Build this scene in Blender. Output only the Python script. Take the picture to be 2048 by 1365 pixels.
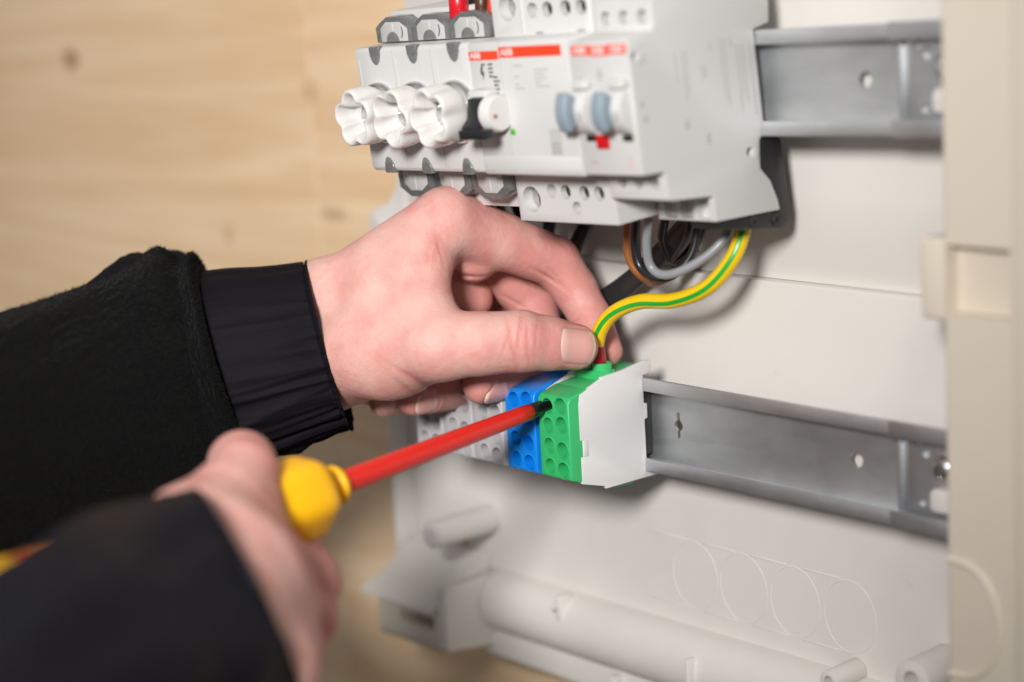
import bpy, bmesh, math, random
import numpy as np
from mathutils import Matrix, Vector, noise as mnoise

for _o in list(bpy.data.objects):
    bpy.data.objects.remove(_o)
scene = bpy.context.scene
COL = scene.collection
S = 0.001                                   # all numbers below are millimetres

# ------------------------------------------------------------------ camera
RV = np.array([0.202, 0.855, 0.031]); TV = np.array([48.157, 30.594, 729.006]); FPX = 3982.0
def _rod(r):
    t = np.linalg.norm(r); k = r / t
    K = np.array([[0, -k[2], k[1]], [k[2], 0, -k[0]], [-k[1], k[0], 0]])
    return np.eye(3) + math.sin(t) * K + (1 - math.cos(t)) * K @ K
RC = _rod(RV) @ np.array([[1, 0, 0], [0, 0, -1], [0, 1, 0.0]])      # rows: right, down, forward
CC = -RC.T @ TV
cam_d = bpy.data.cameras.new('camera'); cam = bpy.data.objects.new('camera', cam_d); COL.objects.link(cam)
cam_d.sensor_width = 36; cam_d.lens = FPX * 36 / 2048; cam_d.clip_start = 0.02; cam_d.clip_end = 50
mw = Matrix.Identity(4)
for i in range(3):
    mw[i][0] = RC[0][i]; mw[i][1] = -RC[1][i]; mw[i][2] = -RC[2][i]; mw[i][3] = CC[i] * S
cam.matrix_world = mw
cam_d.dof.use_dof = True; cam_d.dof.focus_distance = 0.712; cam_d.dof.aperture_fstop = 4.0
scene.camera = cam

# ------------------------------------------------------------------ light
world = bpy.data.worlds.new('World'); scene.world = world; world.use_nodes = True
wn = world.node_tree.nodes; bg = wn['Background']; bg.inputs[1].default_value = 0.42
# a plain room: pale ceiling above, darker floor below
wtc = wn.new('ShaderNodeTexCoord'); wsep = wn.new('ShaderNodeSeparateXYZ'); wmr = wn.new('ShaderNodeMapRange'); wcr = wn.new('ShaderNodeValToRGB')
world.node_tree.links.new(wtc.outputs['Generated'], wsep.inputs[0]); world.node_tree.links.new(wsep.outputs['Z'], wmr.inputs[0]); wmr.inputs[1].default_value = -1; wmr.inputs[2].default_value = 1
world.node_tree.links.new(wmr.outputs[0], wcr.inputs[0]); world.node_tree.links.new(wcr.outputs[0], bg.inputs[0])
wcr.color_ramp.elements[0].position = .2; wcr.color_ramp.elements[0].color = (.13, .115, .10, 1); wcr.color_ramp.elements[1].position = .85; wcr.color_ramp.elements[1].color = (1.0, .98, .96, 1)
ld = bpy.data.lights.new('work_lamp', 'SPOT'); ld.shadow_soft_size = 0.105; ld.energy = 80.0; ld.color = (1.0, 0.968, 0.935); ld.spot_size = math.radians(47); ld.spot_blend = 1.0
lamp = bpy.data.objects.new('work_lamp', ld); COL.objects.link(lamp)
lamp.location = Vector((-0.01, 0, 0.0)) + Vector((0.52, -0.77, 0.38)).normalized() * 1.2
Laim = Vector((-0.25, 0.02, 0.09))
lamp.rotation_euler = (Laim - lamp.location).to_track_quat('-Z', 'Y').to_euler()
scene.view_settings.view_transform = 'Standard'; scene.view_settings.look = 'None'
scene.view_settings.exposure = 0.0; scene.view_settings.gamma = 1.0
scene.render.engine = 'CYCLES'
scene.cycles.use_denoising = True
scene.cycles.max_bounces = 8

# ------------------------------------------------------------------ pixel -> point helpers (layout measured on the photograph)
def ray(u, v): return RC.T @ np.array([(u - 1024) / FPX, (v - 682.5) / FPX, 1.0])
def W(u, v, z): return CC + z * ray(u, v)                     # point at camera depth z
def OY(u, v, y): d = ray(u, v); return CC + (y - CC[1]) / d[1] * d
def CS(u, v, z): return np.array([(u - 1024) / FPX * z, -(v - 682.5) / FPX * z, -z])   # the same in camera axes
def c2w(V):                                                    # camera axes -> world, vectorised
    B = np.array([RC[0], -RC[1], -RC[2]])
    return np.asarray(V) @ B + CC
RA, RB = 0.03, 0.085                                           # the upper row sits slightly skewed on its rail
MU = Matrix.Translation((0, 0, 0.1232)) @ Matrix(((math.cos(RA), 0, -math.sin(RA), 0), (0, 1, 0, 0), (math.sin(RA), 0, math.cos(RA), 0), (0, 0, 0, 1))) \
    @ Matrix(((1, 0, 0, 0), (0, math.cos(RB), -math.sin(RB), 0), (0, math.sin(RB), math.cos(RB), 0), (0, 0, 0, 1)))
MU3 = np.array(MU.to_3x3()); MUT = np.array([0, 0, 123.2])
def UY(u, v, y):                                               # point on a plane y=const of the upper row, local mm
    o = MU3.T @ (CC - MUT); d = MU3.T @ ray(u, v); return o + (y - o[1]) / d[1] * d

# ------------------------------------------------------------------ materials
MATS = {}
def mat(name, col, rough=0.45, metal=0.0, bump=0.0, bscale=300.0, var=0.0, vscale=40.0, spec=0.5, trans=0.0, sss=0.0, alpha=1.0, coat=0.0, emit=None):
    if name in MATS: return MATS[name]
    m = bpy.data.materials.new(name); m.use_nodes = True; nt = m.node_tree; b = nt.nodes['Principled BSDF']
    b.inputs['Base Color'].default_value = (*col, 1); b.inputs['Roughness'].default_value = rough; b.inputs['Metallic'].default_value = metal
    b.inputs['Specular IOR Level'].default_value = spec; b.inputs['Transmission Weight'].default_value = trans; b.inputs['Alpha'].default_value = alpha
    b.inputs['Coat Weight'].default_value = coat
    if sss:
        b.inputs['Subsurface Weight'].default_value = sss; b.inputs['Subsurface Radius'].default_value = (1, 0.8, 0.6); b.inputs['Subsurface Scale'].default_value = 0.0012
    tc = nt.nodes.new('ShaderNodeTexCoord')
    if var:
        n = nt.nodes.new('ShaderNodeTexNoise'); n.inputs['Scale'].default_value = vscale; n.inputs['Detail'].default_value = 6
        r = nt.nodes.new('ShaderNodeMix'); r.data_type = 'RGBA'
        r.inputs[6].default_value = (*[c * (1 - var) for c in col], 1); r.inputs[7].default_value = (*[min(1, c * (1 + var)) for c in col], 1)
        nt.links.new(tc.outputs['Object'], n.inputs['Vector']); nt.links.new(n.outputs['Fac'], r.inputs[0]); nt.links.new(r.outputs[2], b.inputs['Base Color'])
        rr = nt.nodes.new('ShaderNodeMapRange'); rr.inputs[3].default_value = rough * 0.85; rr.inputs[4].default_value = min(1, rough * 1.2)
        nt.links.new(n.outputs['Fac'], rr.inputs[0]); nt.links.new(rr.outputs[0], b.inputs['Roughness'])
    if bump:
        n2 = nt.nodes.new('ShaderNodeTexNoise'); n2.inputs['Scale'].default_value = bscale; n2.inputs['Detail'].default_value = 4
        bp = nt.nodes.new('ShaderNodeBump'); bp.inputs['Strength'].default_value = bump; bp.inputs['Distance'].default_value = 0.0004
        nt.links.new(tc.outputs['Object'], n2.inputs['Vector']); nt.links.new(n2.outputs['Fac'], bp.inputs['Height']); nt.links.new(bp.outputs[0], b.inputs['Normal'])
    MATS[name] = m; return m

# ------------------------------------------------------------------ mesh helpers (mm in, metres out)
class MB:
    def __init__(s): s.v = []; s.f = []; s.mi = []
    def add(s, V, F, mi=0):
        o = len(s.v); s.v += [tuple(float(c) for c in p) for p in V]; s.f += [tuple(i + o for i in f) for f in F]; s.mi += [mi] * len(F); return s
    def box(s, x0, x1, y0, y1, z0, z1, mi=0):
        V = [(x, y, z) for x in (x0, x1) for y in (y0, y1) for z in (z0, z1)]
        return s.add(V, [(0, 1, 3, 2), (4, 6, 7, 5), (0, 4, 5, 1), (2, 3, 7, 6), (0, 2, 6, 4), (1, 5, 7, 3)], mi)
    def prism(s, poly, x0, x1, axis=0, mi=0):
        """poly in the two other axes, extruded along axis"""
        n = len(poly); V = []
        for x in (x0, x1):
            for a, b in poly:
                V.append((x, a, b) if axis == 0 else ((a, x, b) if axis == 1 else (a, b, x)))
        F = [tuple(range(n)), tuple(range(2 * n - 1, n - 1, -1))] + [(i, i + n, (i + 1) % n + n, (i + 1) % n) for i in range(n)]
        return s.add(V, F, mi)
    def cyl(s, c, axis, r0, r1, h, n=24, mi=0, cap=True):
        a = np.array(axis, float); a /= np.linalg.norm(a); t = np.array([0, 0, 1.0]) if abs(a[2]) < .9 else np.array([1.0, 0, 0])
        e1 = np.cross(a, t); e1 /= np.linalg.norm(e1); e2 = np.cross(a, e1); c = np.array(c, float); V = []
        for k, r in ((0, r0), (h, r1)):
            for i in range(n):
                th = 2 * math.pi * i / n; V.append(c + a * k + r * (math.cos(th) * e1 + math.sin(th) * e2))
        F = [(i, (i + 1) % n, (i + 1) % n + n, i + n) for i in range(n)]
        if cap: F += [tuple(range(n - 1, -1, -1)), tuple(range(n, 2 * n))]
        return s.add(V, F, mi)
    def lathe(s, c, axis, prof, n=32, mod=None, mi=0, up=None, ring=False):
        """prof: (distance along axis, radius); mod(k, theta) scales the radius"""
        a = np.array(axis, float); a /= np.linalg.norm(a); t = np.array(up, float) if up is not None else (np.array([0, 0, 1.0]) if abs(a[2]) < .9 else np.array([1.0, 0, 0]))
        e1 = np.cross(a, t); e1 /= np.linalg.norm(e1); e2 = np.cross(a, e1); c = np.array(c, float); V = []; F = []
        for k, (h, r) in enumerate(prof):
            for i in range(n):
                th = 2 * math.pi * i / n; q = r * (mod(k, th) if mod else 1); V.append(c + a * h + q * (math.cos(th) * e1 + math.sin(th) * e2))
        for k in range(len(prof) - 1):
            F += [(k * n + i, k * n + (i + 1) % n, (k + 1) * n + (i + 1) % n, (k + 1) * n + i) for i in range(n)]
        if ring: F += [((len(prof) - 1) * n + i, (len(prof) - 1) * n + (i + 1) % n, (i + 1) % n, i) for i in range(n)]
        else: F += [tuple(range(n - 1, -1, -1)), tuple(range((len(prof) - 1) * n, len(prof) * n))]
        return s.add(V, F, mi)
    def tube(s, pts, r, n=16, sub=8, stripes=None, up=None, flat=1.0):
        P = catmull(pts, sub); m = len(P); V = []; F = []; MI = []
        T = np.gradient(P, axis=0); T /= np.linalg.norm(T, axis=1)[:, None]
        u = np.array(up if up is not None else (0.3, -0.7, 0.6), float); rad = r if callable(r) else (lambda q: r)
        for k in range(m):
            u = u - T[k] * (u @ T[k]); u /= np.linalg.norm(u); w = np.cross(T[k], u)
            for i in range(n):
                th = 2 * math.pi * i / n; V.append(P[k] + rad(k / (m - 1)) * (math.cos(th) * u + flat * math.sin(th) * w))
        for k in range(m - 1):
            for i in range(n):
                F.append((k * n + i, k * n + (i + 1) % n, (k + 1) * n + (i + 1) % n, (k + 1) * n + i)); MI.append(1 if stripes and i in stripes else 0)
        F += [tuple(range(n - 1, -1, -1)), tuple(range((m - 1) * n, m * n))]; MI += [0, 0]
        o = len(s.f); s.add(V, F); s.mi[o:] = MI; return s
    def mesh(s, name):
        me = bpy.data.meshes.new(name); me.from_pydata([(x * S, y * S, z * S) for x, y, z in s.v], [], s.f)
        me.polygons.foreach_set('material_index', s.mi); me.validate()
        bm = bmesh.new(); bm.from_mesh(me); bmesh.ops.recalc_face_normals(bm, faces=bm.faces); bm.to_mesh(me); bm.free(); return me
def catmull(pts, sub):
    P = [np.array(p, float) for p in pts]; P = [2 * P[0] - P[1]] + P + [2 * P[-1] - P[-2]]; out = []
    for i in range(1, len(P) - 2):
        for k in range(sub):
            t = k / sub; a, b, c, d = P[i - 1:i + 3]
            out.append(.5 * (2 * b + (c - a) * t + (2 * a - 5 * b + 4 * c - d) * t * t + (3 * b - a - 3 * c + d) * t ** 3))
    out.append(P[-2]); return np.array(out)
def smooth(me, ang=35):
    me.polygons.foreach_set('use_smooth', [True] * len(me.polygons)); me.set_sharp_from_angle(angle=math.radians(ang))
def link(name, me, mats, parent=None):
    o = bpy.data.objects.new(name, me); COL.objects.link(o)
    for m in (mats if isinstance(mats, (list, tuple)) else [mats]): me.materials.append(m)
    if parent: o.parent = parent
    return o
def solid(name, mb, mats, parent=None, bevel=0.0, seg=2, cut=None, ang=35, blim=40, cut_bevel=False):
    """link the collected shapes as one mesh; optional boolean cut and bevel, both baked"""
    me = mb.mesh(name)
    if cut is not None or bevel:
        t = bpy.data.objects.new('tmp', me); COL.objects.link(t); c = None
        if bevel and not cut_bevel:
            b = t.modifiers.new('b', 'BEVEL'); b.width = bevel * S; b.segments = seg; b.limit_method = 'ANGLE'; b.angle_limit = math.radians(blim)
        if cut is not None:
            c = bpy.data.objects.new('cut', cut.mesh('cut')); COL.objects.link(c); md = t.modifiers.new('c', 'BOOLEAN'); md.object = c; md.operation = 'DIFFERENCE'; md.solver = 'EXACT'
        if bevel and cut_bevel:
            b = t.modifiers.new('b', 'BEVEL'); b.width = bevel * S; b.segments = seg; b.limit_method = 'ANGLE'; b.angle_limit = math.radians(blim)
        dg = bpy.context.evaluated_depsgraph_get(); me2 = bpy.data.meshes.new_from_object(t.evaluated_get(dg)); me2.name = name
        bpy.data.objects.remove(t)
        if c: bpy.data.objects.remove(c)
        me = me2
    smooth(me, ang); return link(name, me, mats, parent)
def empty(name, label, cat, loc=(0, 0, 0), group=None, M=None):
    o = bpy.data.objects.new(name, None); COL.objects.link(o); o.empty_display_size = 0.01
    o.matrix_world = M if M is not None else Matrix.Translation(Vector(loc) * S)
    tag(o, label, cat, group); return o
def tag(o, label, cat, group=None):
    o['label'] = label; o['category'] = cat
    if group: o['group'] = group
    return o
def text(name, body, size, m, parent, loc, rot, sx=1.0, bold=0.0):
    """flat lettering as a mesh; loc in local mm"""
    cu = bpy.data.curves.new('t', 'FONT'); cu.body = body; cu.size = size * S; cu.offset = bold * S; cu.extrude = 0.00003
    t = bpy.data.objects.new('t', cu); COL.objects.link(t); dg = bpy.context.evaluated_depsgraph_get()
    me = bpy.data.meshes.new_from_object(t.evaluated_get(dg)); bpy.data.objects.remove(t)
    o = link(name, me, m, parent); o.location = Vector(loc) * S; o.rotation_euler = rot; o.scale = (sx, 1, 1); return o
PI = math.pi
FRONT = (PI / 2, 0, 0)                     # lettering that faces the front of the box
# ------------------------------------------------------------------ wooden wall
def wood_mat(name, off, knots):
    m = bpy.data.materials.new(name); m.use_nodes = True; nt = m.node_tree; N = nt.nodes; L = nt.links; b = N['Principled BSDF']
    b.inputs['Roughness'].default_value = 0.5; b.inputs['Specular IOR Level'].default_value = 0.35
    tc = N.new('ShaderNodeTexCoord'); mp = N.new('ShaderNodeMapping'); mp.inputs['Location'].default_value = off; mp.inputs['Scale'].default_value = (.8, 1, 11)
    L.new(tc.outputs['Object'], mp.inputs['Vector'])
    def noise(vec, sc, det=4, dist=0.0):
        n = N.new('ShaderNodeTexNoise'); n.inputs['Scale'].default_value = sc; n.inputs['Detail'].default_value = det; n.inputs['Distortion'].default_value = dist; L.new(vec, n.inputs['Vector']); return n.outputs['Fac']
    def math_(op, a, c, d=None):
        q = N.new('ShaderNodeMath'); q.operation = op
        for i, v in enumerate((a, c) if d is None else (a, c, d)):
            if isinstance(v, (int, float)): q.inputs[i].default_value = v
            else: L.new(v, q.inputs[i])
        return q.outputs[0]
    big = noise(mp.outputs[0], 1.7, 3, .6); fine = noise(mp.outputs[0], 11, 5, .3)
    ring = N.new('ShaderNodeMath'); ring.operation = 'SINE'; L.new(math_('MULTIPLY', big, 38.0), ring.inputs[0])
    g = math_('ADD', math_('MULTIPLY', ring.outputs[0], 0.10), math_('MULTIPLY', fine, 0.42))
    g = math_('ADD', g, math_('MULTIPLY', noise(tc.outputs['Object'], 5, 2), .35))
    cr = N.new('ShaderNodeValToRGB'); L.new(g, cr.inputs[0])
    cr.color_ramp.elements[0].position = 0.2; cr.color_ramp.elements[0].color = (0.69, 0.475, 0.28, 1)
    cr.color_ramp.elements[1].position = 0.85; cr.color_ramp.elements[1].color = (0.87, 0.695, 0.50, 1)
    col = cr.outputs[0]
    for (kx, kz, rx, rz, dark) in knots:
        k = N.new('ShaderNodeMapping'); k.inputs['Location'].default_value = (-kx * S / (rx * S), 0, -kz * S / (rz * S)); k.inputs['Scale'].default_value = (1 / (rx * S), 0, 1 / (rz * S))
        L.new(tc.outputs['Object'], k.inputs['Vector']); ln = N.new('ShaderNodeVectorMath'); ln.operation = 'LENGTH'; L.new(k.outputs[0], ln.inputs[0])
        mr = N.new('ShaderNodeMapRange'); mr.interpolation_type = 'SMOOTHSTEP'; mr.inputs[1].default_value = 0.25; mr.inputs[2].default_value = 1.3; mr.inputs[3].default_value = dark; mr.inputs[4].default_value = 0
        L.new(ln.outputs['Value'], mr.inputs[0]); mx = N.new('ShaderNodeMix'); mx.data_type = 'RGBA'; L.new(mr.outputs[0], mx.inputs[0]); L.new(col, mx.inputs[6]); mx.inputs[7].default_value = (0.22, 0.10, 0.035, 1); col = mx.outputs[2]
    L.new(col, b.inputs['Base Color'])
    bp = N.new('ShaderNodeBump'); bp.inputs['Strength'].default_value = .25; bp.inputs['Distance'].default_value = .0005; L.new(fine, bp.inputs['Height']); L.new(bp.outputs[0], b.inputs['Normal'])
    return m
wall = bpy.data.objects.new('wall', None); COL.objects.link(wall); wall['kind'] = 'structure'; wall['label'] = 'pale knotty pine board wall behind the electrical box'
KN = [(-487, 128, 9, 7, .85), (-342, 40.7, 6, 6, .3), (-250, 56.5, 13, 4, .4), (-262, 114, 8, 7, .28)]
WY = 47
seamx = -262
for i, (x0, x1, z0, z1) in enumerate([(-1500, seamx, -20, 520), (seamx, 900, -20 + 9, 520), (-1500, seamx, -560, -20), (seamx, 900, -560, -11)]):
    solid('plank', MB().box(x0 + .12, x1 - .12, WY, WY + 20, z0 + .1, z1 - .1), wood_mat('pine_%d' % i, (i * 3.7, 0, i * 1.31), KN), wall, bevel=.25, seg=1)

# ------------------------------------------------------------------ plastic box body
M_box = mat('box_plastic', (0.682, 0.66, 0.628), 0.42, bump=.12, bscale=500, var=.03, vscale=18)
def add_specks(m):
    nt = m.node_tree; N = nt.nodes; L = nt.links; b = N['Principled BSDF']; src = b.inputs['Base Color'].links[0].from_socket; tc = N.new('ShaderNodeTexCoord')
    for sc, lo, hi, dark, det in ((120, .70, .80, .90, 3), (16, .50, .80, .90, 5)):
        n = N.new('ShaderNodeTexNoise'); n.inputs['Scale'].default_value = sc; n.inputs['Detail'].default_value = det; L.new(tc.outputs['Object'], n.inputs['Vector'])
        mr = N.new('ShaderNodeMapRange'); mr.inputs[1].default_value = lo; mr.inputs[2].default_value = hi; mr.inputs[3].default_value = 1; mr.inputs[4].default_value = dark; L.new(n.outputs['Fac'], mr.inputs[0])
        mx = N.new('ShaderNodeMix'); mx.data_type = 'RGBA'; mx.blend_type = 'MULTIPLY'; mx.inputs[0].default_value = 1; L.new(src, mx.inputs[6]); L.new(mr.outputs[0], mx.inputs[7]); src = mx.outputs[2]
    L.new(src, b.inputs['Base Color'])
add_specks(M_box)
M_frame = mat('frame_plastic', (0.68, 0.615, 0.515), 0.4, bump=.08, bscale=500, var=.02, vscale=20)
M_boxdark = mat('box_shadow_plastic', (0.62, 0.56, 0.46), 0.5, bump=.1)
box = empty('distribution_box', 'open cream plastic distribution box body mounted on the pine wall', 'electrical box', (0, 24, 0))
def BX(name, mb, m=M_box, **k):
    o = solid(name, mb, m, None, **k); o.parent = box; o.matrix_parent_inverse = box.matrix_world.inverted(); return o
XL, XR = -172, 150
back = [(24, -86), (24, 53), (25.8, 53.4), (24.4, 82), (24, 84), (24, 330), (28, 330), (28, -86)]
cutb = MB().box(-160, -136, 10, 40, -82, -75)
BX('back_plate', MB().prism([(24, -86), (24, 53), (24.4, 53.4), (32, 53.4), (32, -86)], XL, XR), bevel=.3, cut=cutb)
BX('back_plate', MB().prism([(28.6, 53.5), (24.5, 80), (24, 85), (24, 330), (32, 330), (32, 53.5)], -157, XR), bevel=.25)
# embossed knockouts
for kx in (-0.1, 24.6, 49.6, 75):
    R1, R2 = 11.6, 13.3
    mb = MB(); n = 64; V = []; F = []
    prof = [(-.75, .3), (-.3, -.2), (.3, -.2), (.75, .3)]
    for i in range(n):
        th = 2 * PI * i / n
        for dr, dy in prof: V.append((kx + (R1 + dr * .5) * math.cos(th), 24 + dy, -63.6 + (R2 + dr * .5) * math.sin(th)))
    for i in range(n):
        for j in range(3): F.append((i * 4 + j, i * 4 + j + 1, ((i + 1) % n) * 4 + j + 1, ((i + 1) % n) * 4 + j))
    BX('knockout_ring', mb.add(V, F), ang=60)
for z in (-50.2, -77.1):
    for xa, xb in ((-24, -4), (4, 21), (28, 46), (53, 71)):
        BX('knockout_bar', MB().box(xa, xb, 23.8, 24.3, z - .4, z + .4), bevel=.2)
# half-round channel along the bottom with a flange under it
prof = [(24.3, -84)] + [(24 - 12.5 * math.sin(t) ** .9, -97.5 + 13.2 * math.cos(t)) for t in np.linspace(.1, PI - .05, 22)] + [(24.3, -111), (30, -111), (30, -84)]
BX('bottom_channel', MB().prism(prof, -114.8, 141), ang=30)
BX('bottom_flange', MB().prism([(19, -109.8), (18.5, -121), (21, -122), (40, -122), (40, -109.8)], -122, 141), bevel=.5)
BX('rib', MB().box(-68, -64.8, 12, 19, -95, -83).box(-67.5, -65.5, 8, 13, -88, -86.5), bevel=.6)
BX('rib', MB().box(7.5, 9.6, 8.6, 16, -106, -91), bevel=.5)
BX('rib', MB().box(-40.6, -37, 14, 20, -119, -111), bevel=.6)
# screw bosses
def boss(x, z, r, L, hole):
    cut = MB().cyl((x, 24 - L - 1, z), (0, 1, 0), hole, hole, 9, 20)
    BX('screw_boss', MB().cyl((x, 24.5, z), (0, -1, 0), r, r * .93, L + .5, 28), bevel=.4, cut=cut)
boss(-119, -62.5, 6.2, 33, 1.8)
p = OY(1672, 1352, 12); boss(p[0], p[2] - 1, 4.2, 16, 2.0)
p = OY(1838, 1345, 8); boss(p[0], p[2] - 2, 7.5, 20, 3.4)
# lower left corner: hinge bracket with slot
BX('corner_block', MB().prism([(24, -85.5), (-5, -85.5), (-7, -88), (-7.5, -112), (-6, -113.5), (24, -117)], -121, -115.2), bevel=.8)
BX('corner_shelf', MB().prism([(24, -78), (12, -84), (2, -91), (-8, -94.5), (-10, -97.4), (24, -97.4)], -171, -121.2), bevel=1.0)
cut = MB().box(-147, -124, -30, 14, -105.5, -100.5)
BX('hinge_bracket', MB().prism([(24, -97.6), (-6.5, -97.6), (-6.8, -113), (-4, -116), (24, -116)], -163, -121.2), M_frame, bevel=.8, cut=cut)
# left edge: rounded return wall and latch tab
BX('edge_wall', MB().box(XL - 3, XL - .1, 14, 40, -86, 40), bevel=.8)
BX('latch_tab', MB().prism([(-176, 42), (-176, 65), (-171, 68), (-161, 71.5), (-156, 78), (-153.5, 86), (-148, 88), (-148, 42)], 12, 23.6, axis=1), bevel=1.2)
BX('latch_pin', MB().box(-170, -160, 10.8, 12.2, 60, 63), bevel=.7)
# right frame
cutf = MB().box(147.5, 170.2, -30, -9, 58.5, 79.3)
fr = MB().box(146.2, 172.6, -15, 40, -190, 330)
BX('side_frame', fr, M_frame, bevel=1.6, seg=3, cut=cutf)
BX('pocket_rim', MB().box(136.5, 146.8, -13.5, 23.9, 55.6, 80.8), M_frame, bevel=1.4, seg=3)
BX('outer_lip', MB().box(172.4, 186, -17.5, 40, -190, 330), M_frame, bevel=1.4, seg=3)
BX('pocket_floor', MB().box(146.4, 171.4, -9.2, -8, 57, 80.6), M_frame)
arc = []
for t in np.linspace(PI / 2, -PI / 2, 20):
    arc.append((147 + 18.5 * math.cos(t) ** .7 if math.cos(t) > 1e-6 else 147, -15.0, -37 + 18.5 * math.sin(t)))
BX('arc_bead', MB().tube(arc, 1.1, 10, 3), M_frame, ang=60)
for z, yy in ((98, 12), (84, 12), (40, 14), (28, 13), (112, 12)):
    BX('clip_hole_shade', MB().box(134.5, 137.2, 23.2, 24.4, z - 2, z + 1.6), M_boxdark, bevel=.3)  # solid pads whose darker plastic colour carries the shade of holes
# ------------------------------------------------------------------ rails
def galv():
    m = bpy.data.materials.new('zinc'); m.use_nodes = True; nt = m.node_tree; N = nt.nodes; L = nt.links; b = N['Principled BSDF']
    b.inputs['Metallic'].default_value = 1.0
    tc = N.new('ShaderNodeTexCoord'); n = N.new('ShaderNodeTexNoise'); n.inputs['Scale'].default_value = 55; n.inputs['Detail'].default_value = 8; n.inputs['Roughness'].default_value = .7
    L.new(tc.outputs['Object'], n.inputs['Vector'])
    mp = N.new('ShaderNodeMapping'); mp.inputs['Scale'].default_value = (26, 60, 60); L.new(tc.outputs['Object'], mp.inputs['Vector'])
    n2 = N.new('ShaderNodeTexNoise'); n2.inputs['Scale'].default_value = 2.2; n2.inputs['Detail'].default_value = 5; L.new(mp.outputs[0], n2.inputs['Vector'])
    cr = N.new('ShaderNodeValToRGB'); cr.color_ramp.elements[0].position = .3; cr.color_ramp.elements[1].position = .72
    cr.color_ramp.elements[0].color = (.54, .555, .57, 1); cr.color_ramp.elements[1].color = (.64, .66, .68, 1); L.new(n2.outputs['Fac'], cr.inputs[0]); L.new(cr.outputs[0], b.inputs['Base Color'])
    mr = N.new('ShaderNodeMapRange'); mr.inputs[3].default_value = .44; mr.inputs[4].default_value = .60; L.new(n.outputs['Fac'], mr.inputs[0]); L.new(mr.outputs[0], b.inputs['Roughness'])
    bp = N.new('ShaderNodeBump'); bp.inputs['Strength'].default_value = .12; bp.inputs['Distance'].default_value = .0004; L.new(n.outputs['Fac'], bp.inputs['Height']); L.new(bp.outputs[0], b.inputs['Normal'])
    return m
M_zinc = galv(); M_screw = mat('screw_steel', (.62, .62, .6), .28, 1.0, bump=.1); M_dark = mat('hole_shade_black', (.012, .011, .01), .7)
def rail(label, M, x0, x1, holes, keyhole=None):
    root = empty('din_rail', label, 'mounting rail', M=M, group='mounting rails in the box')
    t = 1.0
    def side(s): return [(0, 17.5 * s), (0, 12.6 * s), (t, 12.6 * s), (t, 16.5 * s), (7.5, 16.5 * s), (7.5, 17.5 * s)]
    sec = [(0, 17.5), (0, 12.6), (t, 12.6), (t, 16.4), (6.5, 14.6), (6.5, -14.6), (t, -16.4), (t, -12.6), (0, -12.6), (0, -17.5), (1.2, -17.5), (7.5, -15.2), (7.5, 15.2), (1.2, 17.5)]
    cut = MB()
    for hx, hz, r in holes: cut.cyl((hx, 3, hz), (0, 1, 0), r, r, 9, 24)
    if keyhole:
        k = math.asin(.65 / 2.0); q = [(keyhole + 2 * math.sin(t), 2 * math.cos(t)) for t in np.linspace(k, PI - k, 12)] + [(keyhole + .65, -4.8), (keyhole - .65, -4.8)]
        q += [(keyhole + 2 * math.sin(t), 2 * math.cos(t)) for t in np.linspace(PI + k, 2 * PI - k, 12)] + [(keyhole - .65, 4.8), (keyhole + .65, 4.8)]
        cut.prism(q, 3.1, 11.6, axis=1)
    solid('rail', MB().prism(sec, x0, x1), M_zinc, root, bevel=.25, cut=cut)
    # bent end plate, clamp rib and screw
    xe = x1
    ep = solid('end_plate', MB().box(xe - 24, xe + 1.5, 5.2, 6.3, -14, 14), M_zinc, root, bevel=.3, cut=MB().cyl((xe - 14, 2, 7.5), (0, 1, 0), 1.9, 1.9, 9, 20).cyl((xe - 17.5, 2, 10.5), (0, 1, 0), 1.5, 1.5, 9, 20).cyl((xe - 16, 2, -9.5), (0, 1, 0), 1.5, 1.5, 9, 20))
    solid('clamp_rib', MB().box(xe - 25.2, xe - 23.6, 3.9, 6.4, -13.6, 13.6), M_zinc, root, bevel=.4)
    for sgn in (1, -1): solid('clamp_lip', MB().box(xe - 25, xe + 1.5, -.55, -.05, *sorted((12.2 * sgn, 17.9 * sgn))), M_zinc, root, bevel=.2)
    sc = solid('screw', MB().lathe((xe - 7.0, 5.2, 3.4), (0, -1, 0), [(0, 4.2), (.6, 4.2), (2.2, 3.6), (2.9, 1.8), (3.0, .1)], 28), M_screw, root, ang=50,
          cut=MB().box(xe - 7.6, xe - 6.4, -1, 3.3, .4, 6.4))
    solid('hook', MB().prism([(xe - 10.5, -9.5), (xe - 10.5, -4.5), (xe - 9, -3), (xe + 1, -3), (xe + 1, -10.5), (xe - 9, -10.5)], 1.5, 5, axis=1), M_box, root, bevel=.5)
    for hx_, hz_, r_ in holes: solid('hole_brightener', MB().cyl((hx_, 11.5, hz_), (0, 1, 0), 5.5, 5.5, 2, 20), M_box, root)  # added cream disc that brightens the view through the rail hole
    for hx in (x0 + 12, x1 - 8):
        solid('standoff', MB().cyl((hx, 7.5, -8), (0, 1, 0), 5, 5, 16.4, 20), M_box, root)
    return root
rail('galvanised steel mounting rail in the lower row, behind the green terminal block', Matrix.Translation((0, 0, 0)), -108, 138, [(94, 0, 2.6)], 11.6)
MUR = Matrix.Translation((0, 0, .1232)) @ Matrix(((math.cos(RA), 0, -math.sin(RA), 0), (0, 1, 0, 0), (math.sin(RA), 0, math.cos(RA), 0), (0, 0, 0, 1)))
rail('galvanised steel mounting rail in the upper row, holding the breakers', MUR, -95, 141, [(101, 0, 2.6)])

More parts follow.
